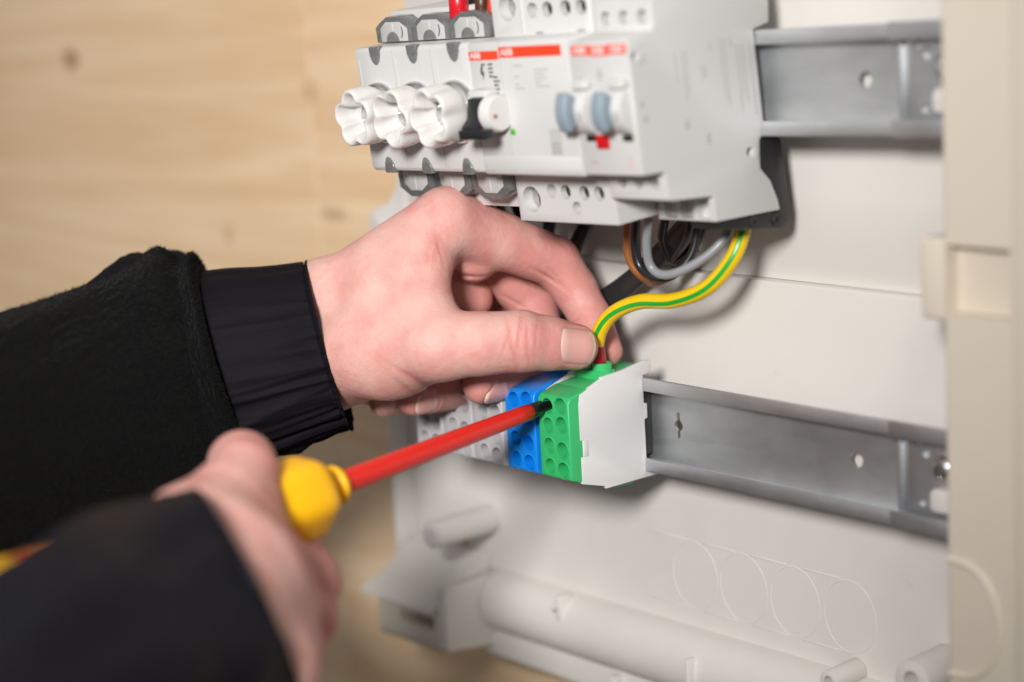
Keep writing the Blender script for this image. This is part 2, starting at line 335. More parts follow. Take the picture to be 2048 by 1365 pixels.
# ------------------------------------------------------------------ terminal blocks
M_green = mat('green_plastic', (0.04, 0.47, 0.15), .36, bump=.05, bscale=800, sss=.15)
M_blue = mat('blue_plastic', (0.004, 0.225, 0.76), .36, bump=.05, bscale=800, sss=.1)
M_greyp = mat('grey_plastic', (0.46, 0.45, 0.465), .42, bump=.05, bscale=800)
M_plate = mat('plate_plastic', (0.69, 0.685, 0.69), .42, bump=.06, bscale=900)
M_tin = mat('tinned_metal', (.72, .71, .69), .35, 1.0)
M_black0 = mat('blocker_black', (.016, .016, .017), .55)
HL = [(12.5, 0), (5.4, 0), (-2.1, 0), (-9.7, 0)]; HRr = [13.3, 6.4, -2.9, -10.3]
def terminal(xr, m, label, full=True, lone=False):
    """two rows of four round entries in front, two wire collars on top; xr = right side"""
    root = empty('terminal_block', label, 'terminal block', (xr, 0, 0), group='terminal blocks on the lower rail')
    w = 16.4; a = -w
    cut = MB(); cut2 = MB()
    for z in (12.5, 5.4, -2.1, -9.7): cut.cyl((-11.1, -40, z), (0, 1, 0), 2.8, 2.75, 15, 28)
    for z in HRr: cut.cyl((-4.2, -40, z), (0, 1, 0), 2.95, 2.9, 15, 28)
    front = MB().prism([(-36.5, -13.6), (-36.5, 14.6), (-35.2, 16.4), (-27, 18.6), (-27, -15.9), (-33, -14.9)], a, -.2)
    solid('front', front, m, root, bevel=.5, cut=cut, seg=3)
    # shallow countersinks round every entry
    for z in (12.5, 5.4, -2.1, -9.7): 
        solid('entry_ring', MB().lathe((-11.1, -36.72, z), (0, 1, 0), [(0, 2.78), (0, 3.1), (.5, 3.3), (.5, 2.72)], 32, ring=True), m, root, ang=30)
    for z in HRr:
        solid('entry_ring', MB().lathe((-4.2, -36.72, z), (0, 1, 0), [(0, 2.93), (0, 3.25), (.5, 3.45), (.5, 2.87)], 32, ring=True), m, root, ang=30)
        solid('clamp_lever', MB().prism([(-4.2 - 2.0, z - 2.2), (-4.2 + 1.2, z - 2.6), (-4.2 + 2.4, z - .6), (-4.2 + 2.0, z + 1.8), (-4.2 + .4, z + 2.6), (-4.2 - 1.2, z + 2.2)], -29.8, -27.5, axis=1), m, root, bevel=.4)
    for z in (5.4, -2.1, -9.7):
        solid('contact', MB().box(-9.6, -9.0, -35.6, -27.5, z - 1.7, z + 1.7), M_tin, root, bevel=.15)
        solid('clamp_lever', MB().box(-13.6, -12.4, -32.0, -27.5, z - 2.0, z + 2.0), m, root, bevel=.4)
    for hx_, zz in [(-11.1, q) for q in (12.5, 5.4, -2.1, -9.7)] + [(-4.2, q) for q in HRr]: solid('hole_shade', MB().cyl((hx_, -27.6, zz), (0, 1, 0), 2.5, 2.5, .3, 20), M_dark, root)  # black discs put the shade of deep holes into colour
    body = [(-27.2, -15.6), (-27.2, 18.4), (-20, 19.4), (-8, 19.6), (-8, 21), (5.5, 21), (5.5, 18.2), (.8, 18.2), (.8, -18.2), (6, -18.2), (6, -19.6), (-18, -19.6)]
    solid('reflection_blocker', MB().box(a + 1, -1.8, .9, 6.2, -12.2, 12.2), M_black0, root, bevel=.4)  # added black box, keeps the housing's reflection out of the rail
    solid('housing', MB().prism(body, a + .15, -1.7), m, root, bevel=.35)
    for cx in (-12.3, -5.2):
        for (cy, r) in ((-14.5, 3.6),):
            solid('wire_collar', MB().lathe((cx, cy, 18.8), (0, 0, 1), [(0, r), (6.0, r), (6.4, r - .3), (6.4, r - .9), (3.2, r - 1.2), (3.0, .1)], 28), m, root, ang=30)
    solid('collar_bridge', MB().box(a + 1.2, -1.9, -18.3, -11, 18.9, 22.6), m, root, bevel=.5)
    solid('foot', MB().prism([(-16, -19.5), (-14, -21.6), (-4, -21.8), (-1, -19.5)], a + 1, -2.4), m, root, bevel=.5)
    return root
terminal(-.0, M_green, 'bright green terminal block with the black screwdriver tip in it')
terminal(-18.3, M_blue, 'bright blue terminal block between the green and grey blocks')
terminal(-36.4, M_greyp, 'light grey terminal block next to the blue block')
terminal(-54.2, M_greyp, 'light grey terminal block, middle one of the three grey blocks')
terminal(-72.0, M_greyp, 'light grey terminal block, farthest from the blue block')
PL = [(-31.5, -15.8), (-31.5, -6), (-29, -6), (-29, .2), (-31.6, .2), (-31.6, 13.4), (-31, 16.8), (-20, 20.6), (-20, 21.2), (-9.6, 21.9), (-5, 22.6), (1.2, 23.6), (5.2, 23.2), (5.0, 19), (.7, 18.4), (.7, 8), (2.2, 7.6), (2.2, 2.2), (.7, 1.8), (.9, -17.9), (6.5, -19.3), (6.4, -20), (-4, -19.9), (-20, -19.9), (-20, -19.0)]
o = solid('end_plate', MB().prism(PL, -1.5, 0), M_plate, bevel=.18); tag(o, 'light grey end plate covering the right side of the green block', 'end plate')
t = solid('clip', MB().box(-1.4, -.25, -35.6, -28.6, -5.4, -.6).box(-1.3, .25, -30.5, -28.2, -5.9, .1), M_plate, o, bevel=.15)
o = solid('separator_plate', MB().prism(PL, -17.95, -16.75), M_plate, bevel=.18); tag(o, 'thin light grey separator between the green and blue blocks', 'separator plate')
o = solid('separator_plate', MB().prism(PL, -36.15, -34.95), M_plate, bevel=.18); tag(o, 'thin light grey separator between the blue and grey blocks', 'separator plate')
# ------------------------------------------------------------------ devices of the upper row (local mm, placed by MU)
M_dev = mat('device_plastic', (0.555, 0.557, 0.553), .4, bump=.05, bscale=900)
M_dev2 = mat('device_plastic_white', (0.565, 0.567, 0.563), .4, bump=.05, bscale=900)
M_lab = mat('red_label', (0.80, 0.055, 0.018), .45); M_ltxt = mat('label_white', (.85, .72, .70), .5); M_ink = mat('grey_print', (.30, .29, .29), .6); M_ink2 = mat('faint_print', (.44, .43, .41), .6); M_blk = mat('black_print', (.05, .05, .055), .6)
M_smoke = mat('smoked_cover', (.36, .37, .37), .16, trans=.72, bump=.03); M_smoke2 = mat('cover_window', (.46, .46, .455), .25)
M_porc = mat('porcelain', (.60, .592, .575), .16, coat=.4, sss=.1, bump=.03, bscale=150); M_chrome = mat('chrome_ring', (.7, .7, .7), .18, 1.0)
M_black = mat('black_plastic', (.014, .014, .016), .4, bump=.08); M_tog = mat('toggle_blue_grey', (.23, .29, .34), .45, bump=.05); M_redb = mat('red_button', (.52, .005, .01), .35); M_grn = mat('green_flag', (.08, .42, .05), .4)
def lines(name, parent, x, z, rows, y, m, w=None):
    """faint printed lines, flat on a front face"""
    mb = MB(); rnd = random.Random(int(abs(x) * 13 + abs(z) * 7))
    for k, L in enumerate(rows):
        xx = x
        while xx < x + L - .3:
            l = rnd.uniform(.5, 1.3); l = min(l, x + L - xx); mb.box(xx, xx + l, y - .04, y + .2, z - k * 1.35 - .35, z - k * 1.35 + .35); xx += l + .28
    return solid(name, mb, m, parent)
# --- fuse switch
fs = empty('fuse_switch', 'grey three pole fuse switch with white porcelain screw caps', 'fuse switch', M=MU)
prof = [(-58, -18.5), (-58, 24), (-57, 25), (-41, 25), (-39, 36), (8, 36), (8, 18), (.8, 18), (.8, -18), (8, -18), (8, -36), (-39, -36), (-41, -20), (-57, -20)]
PX = (-69.0, -47.4, -25.8)
cut = MB()
for x in (-68.0, -46.3, -23.6):
    cut.cyl((x, -62, 24.8), (0, 1, 0), 3.3, 3.3, 7, 24)
    cut.cyl((x - 1, -62, -19.6), (0, 1, 0), 3.0, 3.0, 7, 24)
for x in (-58.2, -36.6): cut.box(x - .18, x + .18, -59, -57.6, -19, 25.4)
solid('housing', MB().prism(prof, -80, -16.2), M_dev, fs, bevel=.45, cut=cut)
for x in (-68.0, -46.3, -23.6):
    solid('latch', MB().prism([(x - 3.1, 25.4), (x + 3.1, 25.4), (x + 2.9, 22.2), (x + 1.7, 19.6), (x, 18.5), (x - 1.7, 19.6), (x - 2.9, 22.2)], -58.7, -56, axis=1), M_smoke, fs, bevel=.7, seg=3)
    solid('latch', MB().prism([(x - 4, -20.6), (x + 2, -20.6), (x + 1.8, -17.6), (x - .2, -15.0), (x - 2.4, -14.6), (x - 3.6, -17)], -58.7, -56, axis=1), M_smoke, fs, bevel=.7, seg=3)
    solid('panel_line', MB().box(x - 10.4, x - 10.1, -58.12, -57.9, 8, 21), M_dev2, fs)
for k, x in enumerate(PX):
    # smoked terminal covers above and below
    xa, xb = -80.2 + k * 21.3, -80.2 + (k + 1) * 21.3 - .5; xm = (xa + xb) / 2
    top = [(xa, 25.3), (xb, 25.3), (xb, 30.8), (xb - 2.2, 32.2), (xm + 4.5, 34.4), (xm - 3.5, 34.6), (xa + 2.6, 32.6), (xa, 31.0)]
    c = solid('terminal_cover', MB().prism(top, -47, -40, axis=1), M_smoke, fs, bevel=.5)
    win = [(xa + 3.2, 25.6), (xb - 2.2, 25.6), (xb - 2.0, 30.2), (xm + 4.4, 32.6), (xm - 3.6, 32.8), (xa + 3.4, 30.6)]
    solid('window', MB().prism(win, -47.4, -46.6, axis=1), M_smoke2, c, bevel=.25)
    solid('screw_dome', MB().prism([(xm + 3.6 * math.cos(t), 25.6 + 3.6 * math.sin(t)) for t in np.linspace(0, PI, 14)], -47.9, -47.2, axis=1), M_smoke, c, bevel=.3)
    solid('rib', MB().box(xm + .3, xm + .7, -47.55, -47.3, 29.4, 32.4), M_dev2, c)
    solid('slot_mark', MB().prism([(xb - 5.6, 26.8), (xb - 4.8, 28.2), (xb - 4.7, 29.6), (xb - 5.1, 30.8), (xb - 4.8, 30.9), (xb - 4.3, 29.6), (xb - 4.4, 28.1), (xb - 5.3, 26.7)], -47.5, -47.3, axis=1), M_black, c)
    bot = [(xa, -20.5), (xb, -20.5), (xb + .3, -28.6), (xm + 4.8, -31.8), (xm - 4, -31.8), (xa + .4, -28.4)]
    c = solid('terminal_cover', MB().prism(bot, -47, -40, axis=1), M_smoke, fs, bevel=.5)
    solid('window', MB().prism([(xa + 3.6, -20.8), (xb - 3, -20.8), (xb - 3.4, -27), (xm + 3.6, -29.4), (xm - 3, -29.4), (xa + 4.2, -26.8)], -47.4, -46.6, axis=1), M_smoke2, c, bevel=.25)
    solid('rib', MB().box(xm + .3, xm + .7, -47.55, -47.3, -28.6, -23), M_dev2, c)
    # chrome ring and porcelain cap with five soft lobes and a star shaped hollow
    solid('cap_ring', MB().lathe((x, -57.5, 1.5), (0, -1, 0), [(0, 11.2), (2.0, 11.0), (2.6, 10.4), (2.6, 9.0)], 40), M_chrome, fs, ang=40)
    off = .25 + k * .5
    def lob(kk, th, off=off):
        ph = ((th + off) % (2 * PI / 5)) - PI / 5; return 1 + OUT[kk][2] * (.45 - 1.75 * math.exp(-(ph / .27) ** 2))
    OUT = [(1.5, 9.0, 0), (3, 9.2, 0), (4.4, 10.2, .015), (6.5, 10.6, .05), (9.5, 10.5, .10), (12.8, 10.3, .125), (14.0, 10.0, .13), (14.5, 9.5, .13), (14.5, 8.9, .14), (13.8, 8.2, .17), (11.5, 7.4, .20), (8.2, 6.6, .20), (6.6, 5.4, .14), (6.2, 2.6, 0), (6.2, .1, 0)]
    fc = solid('fuse_cap', MB().lathe((x, -57.5, 1.5), (0, -1, 0), [(a, b) for a, b, _ in OUT], 80, mod=lob), M_porc, fs, ang=80)
    solid('contact_window', MB().lathe((x, -57.5, 1.5), (0, -1, 0), [(6.3, 3.9), (7.4, 3.7), (7.8, 2.9), (7.5, .1)], 28), M_chrome, fc, ang=40)
# --- three module switch unit (lever section and residual current section)
rc = empty('residual_current_switch', 'light grey switch unit with two red labels and white disc lever', 'safety switch', M=MU)
prof = [(-58, -19.5), (-58, 24.4), (-57, 25), (-45.5, 25), (-45, 45), (8, 45), (8, 18), (.8, 18), (.8, -18), (8, -18), (8, -40), (-45, -39.5), (-45.2, -21.2), (-57.2, -20.6)]
cut = MB()
for x, z, r in [(-8.4, -31.6, 4.6), (2.6, -28.4, 2.5), (9.6, -28.6, 2.5), (18.8, -28.8, 2.5), (26.1, -28.8, 2.5), (14.3, -34.2, 2.3), (-7.5, 34.5, 4.4), (5.2, 33.2, 2.6), (12.7, 33.2, 2.6), (21.6, 33.3, 2.6), (29.1, 33.3, 2.6)]:
    cut.cyl((x, -48, z), (0, 1, 0), r, r, 9, 28)
for x in (7.5, 28): cut.box(x - 2, x + 2, -46, -44, 24.9, 25.9)
cut.box(-.28, 0.0, -59, -57.3, -19.4, 24.3)
solid('housing', MB().prism(prof, -15.9, 33.6), M_dev2, rc, bevel=.5, cut=cut)
for x, z in [(9.6, -28.6), (18.8, -28.8), (26.1, -28.8), (12.7, 33.2), (21.6, 33.3), (29.1, 33.3)]: solid('hole_shade', MB().cyl((x, -42.6, z), (0, 1, 0), 2.45, 2.45, 2, 24), M_black, rc)  # hole darkness painted as black discs at the bottom
solid('ridge', MB().box(-1.2, .6, -45.7, -44.5, 25.6, 44.6), M_dev2, rc, bevel=.4)
for x, z, r in [(-8.4, -31.6, 4.2), (2.6, -28.4, 2.2), (14.3, -34.2, 2.0), (-7.5, 34.5, 4.0), (5.2, 33.2, 2.3)]:
    solid('terminal_screw', MB().lathe((x, -39.2, z), (0, -1, 0), [(0, r), (1.6, r), (2.1, r * .75), (2.2, .1)], 24), M_screw, rc, cut=MB().box(x - .5, x + .5, -45, -40.4, z - r, z + r))
solid('label_strip', MB().box(-15.6, -.6, -58.15, -57.5, 18.9, 21.9), M_lab, rc); text('lettering', 'ABB', 2.9, M_ltxt, rc, (-14.9, -58.2, 19.55), FRONT, 1.05, .03)
solid('label_strip', MB().box(.2, 30.8, -58.15, -57.5, 19.4, 23.0), M_lab, rc); text('lettering', 'ABB', 3.3, M_ltxt, rc, (1.1, -58.2, 20.15), FRONT, 1.05, .03)
lines('print', rc, -10, 17.4, [2.4], -58.03, M_blk); lines('print', rc, -6.4, 17.4, [2.6, 2.2, 2.6, 2.0], -58.03, M_blk); lines('print', rc, -4.4, 13.0, [2.4, 3.0, 2.6, 3.0, 1.8], -58.03, M_blk)
solid('arrow_print', MB().prism([(-10.4, 16.6), (-9.2, 17), (-9.6, 15.0), (-8.8, 14.8), (-9.8, 12.0), (-10.0, 14.0), (-10.8, 14.2)], -58.05, -57.9, axis=1), M_blk, rc)
lines('print', rc, 6.2, 16.6, [4.6], -58.03, M_ink2); lines('print', rc, 6.2, 13.0, [2.6, 0, 2.6, 4.6], -58.03, M_ink2); lines('print', rc, 16.5, 15, [7, 5, 6, 3, 7], -58.03, M_ink2)
lines('print', rc, -13, -15.4, [2.2, 3.2, 2], -58.03, mat('brown_print', (.45, .33, .27), .6))
solid('status_flag', MB().box(.6, 3.0, -58.2, -57.5, -6.6, -4.6), M_grn, rc, bevel=.1)
solid('grey_patch', MB().box(20, 25.6, -58.1, -57.5, -13.4, -4.4), mat('patch', (.46, .46, .46), .5), rc); lines('print', rc, 20.6, -9.6, [4, 3.6, 4], -58.1, M_ink)
solid('lower_band', MB().box(-15.7, 33.4, -58.4, -57.5, -19, -14), M_dev2, rc, bevel=.3)
# lever: black arm, white pivot disc
def uy(px, py, y): return UY(px, py, y)
c = uy(996, 228, -63); dc = solid('pivot_disc', MB().lathe((c[0] - 4.2, c[1] + 1.5, c[2]), (1, 0, 0), [(0, 6.6), (3.2, 6.4), (4.2, 5.7), (4.4, .3)], 40), M_porc, rc, ang=40)
solid('pivot_pin', MB().cyl((c[0] - .2, c[1] - 1.5, c[2] - .6), (1, 0, 0), .8, .7, .7, 14), mat('pin_brown', (.30, .17, .08), .5), dc)
solid('lever_mount', MB().box(c[0] - 14, c[0] - 4.5, -63.5, -57.6, c[2] + 2.5, c[2] + 8.0), M_dev2, rc, bevel=.8)
a1 = uy(955, 200, -65); a2 = uy(958, 262, -68)
lv = solid('lever', MB().prism([(-59, a1[2] + 1), (-66, a1[2] + .5), (-67.5, a1[2] - 6), (-70.5, a2[2] + 1.5), (-70, a2[2] - 2.4), (-64, a2[2] - 3), (-59, a2[2])], a1[0] - 4.2, a1[0] + 3.2), M_black, rc, bevel=.5)
solid('grip', MB().box(a2[0] - 7, a2[0] + 6.5, -71.5, -67, a2[2] - 2.6, a2[2] + .7), M_black, lv, bevel=.6)
# --- circuit breaker at the right end
cb = empty('circuit_breaker', 'light grey circuit breaker with two blue grey toggles and red button', 'circuit breaker', M=MU)
prof = [(-57.5, -19.8), (-57.5, 22.6), (-56.5, 23.4), (-46, 24.4), (-45, 26), (-44.5, 46), (9, 46), (9.5, 26), (8.5, 19), (.7, 17.8), (.7, -17.6), (-1.6, -17.8), (-2.2, -19), (-3, -25), (-3.2, -28), (1, -33), (3.6, -40), (4.2, -43.6), (-27, -41.2), (-27, -32.6), (-46.5, -30.2), (-47.5, -29.6), (-47.5, -20.6)]
cut = MB()
for x, z in [(39.5, 28.9), (47.8, 28.9), (56.2, 28.8)]: cut.cyl((x, -48, z), (0, 1, 0), 2.3, 2.3, 7, 24)
for x in (40.5, 48, 55.6): cut.cyl((x, -49.5, -24.4), (0, 1, 0), 1.9, 1.9, 6, 20)
for x in (40.5, 48, 55.6): cut.box(x - 2.8, x + 2.8, -28.6, -24, -40.4, -34)
cut.cyl((58, -55.1, 17.6), (1, 0, 0), 1.3, 1.3, 5, 20); cut.cyl((58, -7.5, -21.6), (1, 0, 0), 1.6, 1.6, 5, 20)
solid('housing', MB().prism(prof, 34.2, 61), M_dev, cb, bevel=.4, cut=cut)
solid('rivet', MB().lathe((60.6, -52.5, 16.9), (1, 0, 0), [(0, 1.9), (.7, 1.7), (.9, .2)], 20), M_dev2, cb); solid('rivet', MB().lathe((60.6, -5.2, -22.6), (1, 0, 0), [(0, 1.8), (.7, 1.6), (.9, .2)], 20), M_dev2, cb)
for k, (xa, xb, dz) in enumerate([(35.2, 43.6, 0), (43.6, 52, -.35), (52, 60.2, 0)]):
    solid('label_strip', MB().box(xa, xb, -57.75, -57.1, 18.7 + dz + .3, 22.2 + dz), mat('pink_label', (.80, .12, .09), .5), cb); text('lettering', 'ABB', 3.0, M_ltxt, cb, (xa + 1.2, -57.8, 19.7 + dz), FRONT, 1.05, .03)
for k, x in enumerate((38.2, 55.0)):
    hub = solid('toggle_hub', MB().cyl((x - 4.4, -54.5, 1.2), (1, 0, 0), 8.2, 8.2, 8.8, 40), M_dev2, cb, bevel=.4)
    solid('hub_print', MB().box(x + 1.2, x + 3.4, -63.1, -62.2, -.8, 1.6), M_ink2, hub)
    tg = MB(); th = np.linspace(-.55, .62, 10); po = [(-54.5 - 12.2 * math.cos(t), 1.5 + 12.2 * math.sin(t)) for t in th] + [(-54.5 - 7 * math.cos(t), 1.5 + 7 * math.sin(t)) for t in th[::-1]]
    solid('toggle', tg.prism(po, x - 5.0, x + .2), M_tog, cb, bevel=.8, seg=3)
    solid('slot', MB().box(x - .6, x + 3.6, -58.0, -57.3, -8.6, -6.6), M_black, cb)  # flat black patch painted for the shading under the toggle
    solid('hood', MB().box(x - 2.4, x + 4.6, -60.5, -57.2, 8.2, 11.2), M_dev2, cb, bevel=.9, seg=3)
solid('test_button', MB().box(42.3, 47.6, -58.6, -57, -11.0, -6.6), M_redb, cb, bevel=.4)
solid('module_gap', MB().box(33.62, 34.18, -57.2, -10, -19, 22), mat('gap_grey', (.42, .42, .42), .6), cb)
lines('print', cb, 46, 14, [2, 2.2, 1.4], -57.53, M_ink); lines('print', cb, 36.6, 12, [3, 0, 2], -57.53, M_ink2); lines('print', cb, 38, -15.6, [3.4], -57.53, mat('brown_print', (.45, .33, .27), .6)); lines('print', cb, 55, -14.8, [2, 2.6, 2], -57.53, mat('pink_print', (.62, .42, .40), .6))
def side_print(y, z, cols, m):
    mb = MB(); rnd = random.Random(int(y * 11 + z * 5))
    for k, L in enumerate(cols):
        zz = z
        while zz > z - L + .3:
            l = min(rnd.uniform(.6, 1.6), zz - (z - L)); mb.box(60.9, 61.04, y + k * 1.6, y + k * 1.6 + .75, zz - l, zz); zz -= l + .35
    return solid('print', mb, m, cb)
side_print(-37.5, 16, [10, 0, 16, 14], M_ink2); side_print(-26, 10, [5, 4], M_ink2); side_print(-21, 17, [3, 0, 0, 20, 22, 0, 3], M_ink2); side_print(-9, 14, [22, 17, 20, 0, 24], M_ink2)
for (py, pz, l) in ((-55, 3.4, 2.2), (-54.3, -1.2, 2.4), (-36, -6, 3), (-27, -12, 3.4)):
    solid('print', MB().box(60.9, 61.04, py, py + 1.9, pz - l, pz), M_ink2, cb)
clip = solid('rail_clip', MB().prism([(-2, -19), (5, -17.5), (9, -20), (9.4, -30), (10, -44), (8, -49), (4, -50), (-12, -47), (-24, -44.5), (-24, -42), (3.5, -44), (2.8, -36), (-2.4, -28)], 46, 60.4), M_black, cb, bevel=.5)
for z, y in ((-46.5, 2), (-45, -9)): solid('clip_eye', MB().lathe((60.2, y, z), (1, 0, 0), [(0, 2.2), (.7, 2.0), (.7, 1.0), (.1, .9)], 18), M_black, clip)
# ------------------------------------------------------------------ wires and cables
def wire_mat(name, col, r=.33): return mat(name, col, r, bump=.06, bscale=250, sss=.05, var=.06, vscale=60)
M_yel = wire_mat('wire_yellow', (.80, .53, .006), .28); M_wg = wire_mat('wire_green', (.01, .34, .035), .28); M_wk = wire_mat('wire_black', (.016, .016, .018), .3); M_wgr = wire_mat('wire_grey', (.25, .26, .28), .35); M_wb = wire_mat('wire_brown', (.27, .095, .025), .4); M_wr = wire_mat('wire_red', (.55, .008, .018), .28); M_cab = wire_mat('cable_black', (.02, .02, .021), .42)
def wire(name, label, pts, r, m, cat='wire', group='wires in the box', n=18, **k):
    P = [OY(u, v, y) for u, v, y in pts]
    o = solid(name, MB().tube(P, r, n, 10, **k), m, ang=60); tag(o, label, cat, group); return o
wire('black_wire', 'black wire crossing inside the loop under the breaker', [(1330, 440, 0), (1325, 480, 4), (1345, 520, 10), (1380, 500, 12), (1420, 440, 10)], 1.6, M_wk)
wire('black_wire', 'black wire leaning right inside the loop', [(1385, 430, 2), (1372, 480, 4), (1345, 520, 10)], 1.5, M_wk)
# earth wire: stripe faces look at the camera side
ewp = [(1490, 425, 4), (1484, 470, 0), (1462, 522, -4), (1415, 575, -8), (1350, 601, -10), (1280, 604, -11), (1228, 626, -12.5), (1200, 662, -14), (1191, 706, -14.3)]
P = [OY(*q) for q in ewp]; 
ew = solid('earth_wire', MB().tube(P, 2.75, 32, 12, stripes={31, 0, 1, 15, 16, 17}, up=(.68, -.60, .42)), [M_yel, M_wg], ang=60)
tag(ew, 'thick yellow wire with green stripe held over the green block', 'wire', 'wires in the box')
e1 = OY(1190.5, 700, -14.4); e2 = np.array([-6.0, -14.5, 19])
fr_ = solid('ferrule', MB().tube([e1 + (0, 0, 3), (e1 + e2) / 2 + (0, 0, .5), e2 + (0, 0, 2)], lambda q: 2.9 + .25 * (q < .5), 20, 6), mat('ferrule_red', (.36, .006, .008), .3), ew, ang=60)
wire('grey_wire', 'thin grey wire looping under the upper row with brown stains', [(1297, 440, -20), (1293, 490, -18), (1300, 530, -16), (1322, 549, -15), (1358, 544, -13), (1410, 515, -8), (1448, 478, -3), (1462, 440, 2)], 1.6, M_wgr)
wire('black_wire', 'thin black wire looping just outside the grey wire', [(1272, 440, -16), (1270, 490, -14), (1280, 533, -13), (1312, 556, -12), (1350, 548, -8), (1385, 505, -2), (1398, 440, 3)], 1.65, M_wk)
wire('black_wire', 'short black wire behind the grey loop', [(1415, 435, 10), (1398, 480, 10), (1376, 515, 11), (1352, 545, 12)], 1.3, M_wk)
wire('brown_wire', 'brown wire at the left of the loop under the upper row', [(1256, 440, -12), (1254, 480, -11), (1260, 522, -10), (1282, 552, -7), (1310, 566, 2), (1360, 540, 10), (1392, 500, 12)], 1.5, M_wb)
wire('black_cable', 'thick flat black cable running from the breaker down behind the hand', [(1400, 420, 14), (1370, 455, 14), (1310, 520, 13), (1250, 572, 12), (1190, 612, 11), (1120, 650, 10)], 4.6, M_cab, 'cable', flat=.55, up=(.3, -.3, -1))
wire('black_cable', 'black cable hanging behind the index knuckle', [(1185, 425, 8), (1165, 465, 10), (1145, 505, 12), (1120, 560, 14)], 3.0, M_cab, 'cable')
wire('black_wire', 'black wire below the smoked covers, left of the brown one', [(968, 330, -5), (966, 380, -3), (985, 440, 3), (1040, 500, 10)], 2.2, M_wk)
wire('black_wire', 'black wire right beside the switch unit terminals', [(1020, 330, -4), (1024, 385, -2), (1050, 450, 4), (1090, 510, 12)], 2.2, M_wk)
wire('brown_wire', 'brown wire showing below the smoked covers behind the hand', [(996, 330, 2), (996, 385, 4), (1010, 440, 8), (1060, 500, 14)], 2.0, M_wb)
wire('black_wire', 'black wire under the switch unit behind the knuckles', [(1100, 420, 6), (1098, 455, 7), (1090, 500, 10), (1075, 550, 14)], 2.4, M_wk)
wire('red_wire', 'thick red wire entering the smoked covers at the top', [(919, 34, -44), (916, -10, -44), (910, -90, -38)], 3.5, M_wr)
wire('black_wire', 'black wire beside the thick red one at the top edge', [(948, 40, -40), (946, -10, -34), (944, -90, -28)], 2.0, M_wk)
wire('brown_wire', 'dark brown wire at the top edge by the red label', [(964, 40, -42), (963, -10, -42), (962, -90, -30)], 2.4, mat('wire_dark_brown', (.07, .025, .012), .4))
wire('red_wire', 'sliver of orange red wire at the top edge', [(984, 40, -42), (985, -10, -42), (986, -90, -30)], 1.7, mat('wire_orange_red', (.62, .05, .02), .35))

# ------------------------------------------------------------------ screwdriver
M_sred = mat('shaft_red', (.70, .016, .010), .38, bump=.03, bscale=400); M_syel = mat('handle_yellow', (.92, .48, .002), .42, bump=.04, bscale=500, sss=.1); M_tip = mat('tip_black', (.012, .012, .012), .38, bump=.05)
T0 = W(1097, 810, 717.5); T1 = W(665, 974, 632); AX = T1 - T0; LEN = np.linalg.norm(AX); AX = AX / LEN
sd = empty('screwdriver', 'red and yellow insulated screwdriver pushed into the green block', 'screwdriver', T0)
def SD(name, mb, m, parent=None, **k):
    o = solid(name, mb, m, None, **k); o.parent = parent or sd; o.matrix_parent_inverse = (Matrix.Identity(4) if parent else sd.matrix_world.inverted()); return o
def at_px(px):                     # distance along the axis that projects to image column px
    lo, hi = -40, 400
    for _ in range(50):
        m_ = (lo + hi) / 2; q = RC @ (T0 + AX * m_ - CC); lo, hi = (m_, hi) if 1024 + FPX * q[0] / q[2] > px else (lo, m_)
    return lo
s1 = at_px(1059)
SD('tip', MB().lathe(T0, AX, [(-7, 2.2), (0, 2.45), (s1 - 6, 2.5), (s1 - 5.6, 2.72), (s1 + 2, 2.75)], 32), M_tip, ang=40)
s2 = at_px(672)
sh = SD('shaft', MB().lathe(T0, AX, [(s1, 2.6), (s1 + .5, 2.98), (s1 + 8, 3.05), (s2 * .55, 3.55), (s2 + 4, 3.95)], 36), M_sred, ang=40)
def hexm(kk, th): return 1 + .035 * math.cos(6 * th + .4)
g0 = at_px(674); gl = lambda px: at_px(px)
SD('collar', MB().lathe(T0, AX, [(g0, 4.6), (g0 + .4, 6.3), (g0 + 1.2, 6.8), (gl(664), 6.8), (gl(661), 6.2), (gl(659), 4.7), (gl(622), 4.7)], 40), M_syel, ang=50)
b0 = gl(630)
prof = [(b0, 7.5), (b0 + .15, 9.8), (b0 + .9, 11.6), (b0 + 3, 12.8), (b0 + 6, 13.2), (b0 + 13, 13.0), (b0 + 20, 12.0), (b0 + 26, 10.8), (b0 + 32, 10.6)]
bulb = SD('bolster', MB().lathe(T0, AX, prof, 60, mod=hexm), M_syel, ang=60)
hx = b0 + 29
hc = at_px(48)
SD('handle', MB().lathe(T0, AX, [(hx, 10.2), (hx + 6, 11.5), (hx + 30, 13.2), (hc - 24, 14.0), (hc + 1, 13.2)], 60, mod=lambda k, t: 1 + .05 * math.cos(4 * t)), mat('handle_red', (.42, .01, .015), .45, bump=.05), ang=60)
for k in range(4):
    a = PI / 2 * k + .6
    e1v = np.cross(AX, [0, 0, 1.0]); e1v /= np.linalg.norm(e1v); e2v = np.cross(AX, e1v); dd = math.cos(a) * e1v + math.sin(a) * e2v
    SD('grip_strip', MB().tube([T0 + AX * (hx + 4) + dd * 9.4, T0 + AX * (hx + 30) + dd * 11.6, T0 + AX * (hc - 24) + dd * 12.6, T0 + AX * (hc - 2) + dd * 11.0], 3.0, 12, 6), mat('strip_orange', (.72, .22, .006), .45), ang=60)
SD('end_cap', MB().lathe(T0, AX, [(hc, 12.8), (hc + 2, 14.2), (hc + 14, 14.0), (hc + 21, 12), (hc + 24, 7), (hc + 25, .2)], 48), M_syel, ang=50)
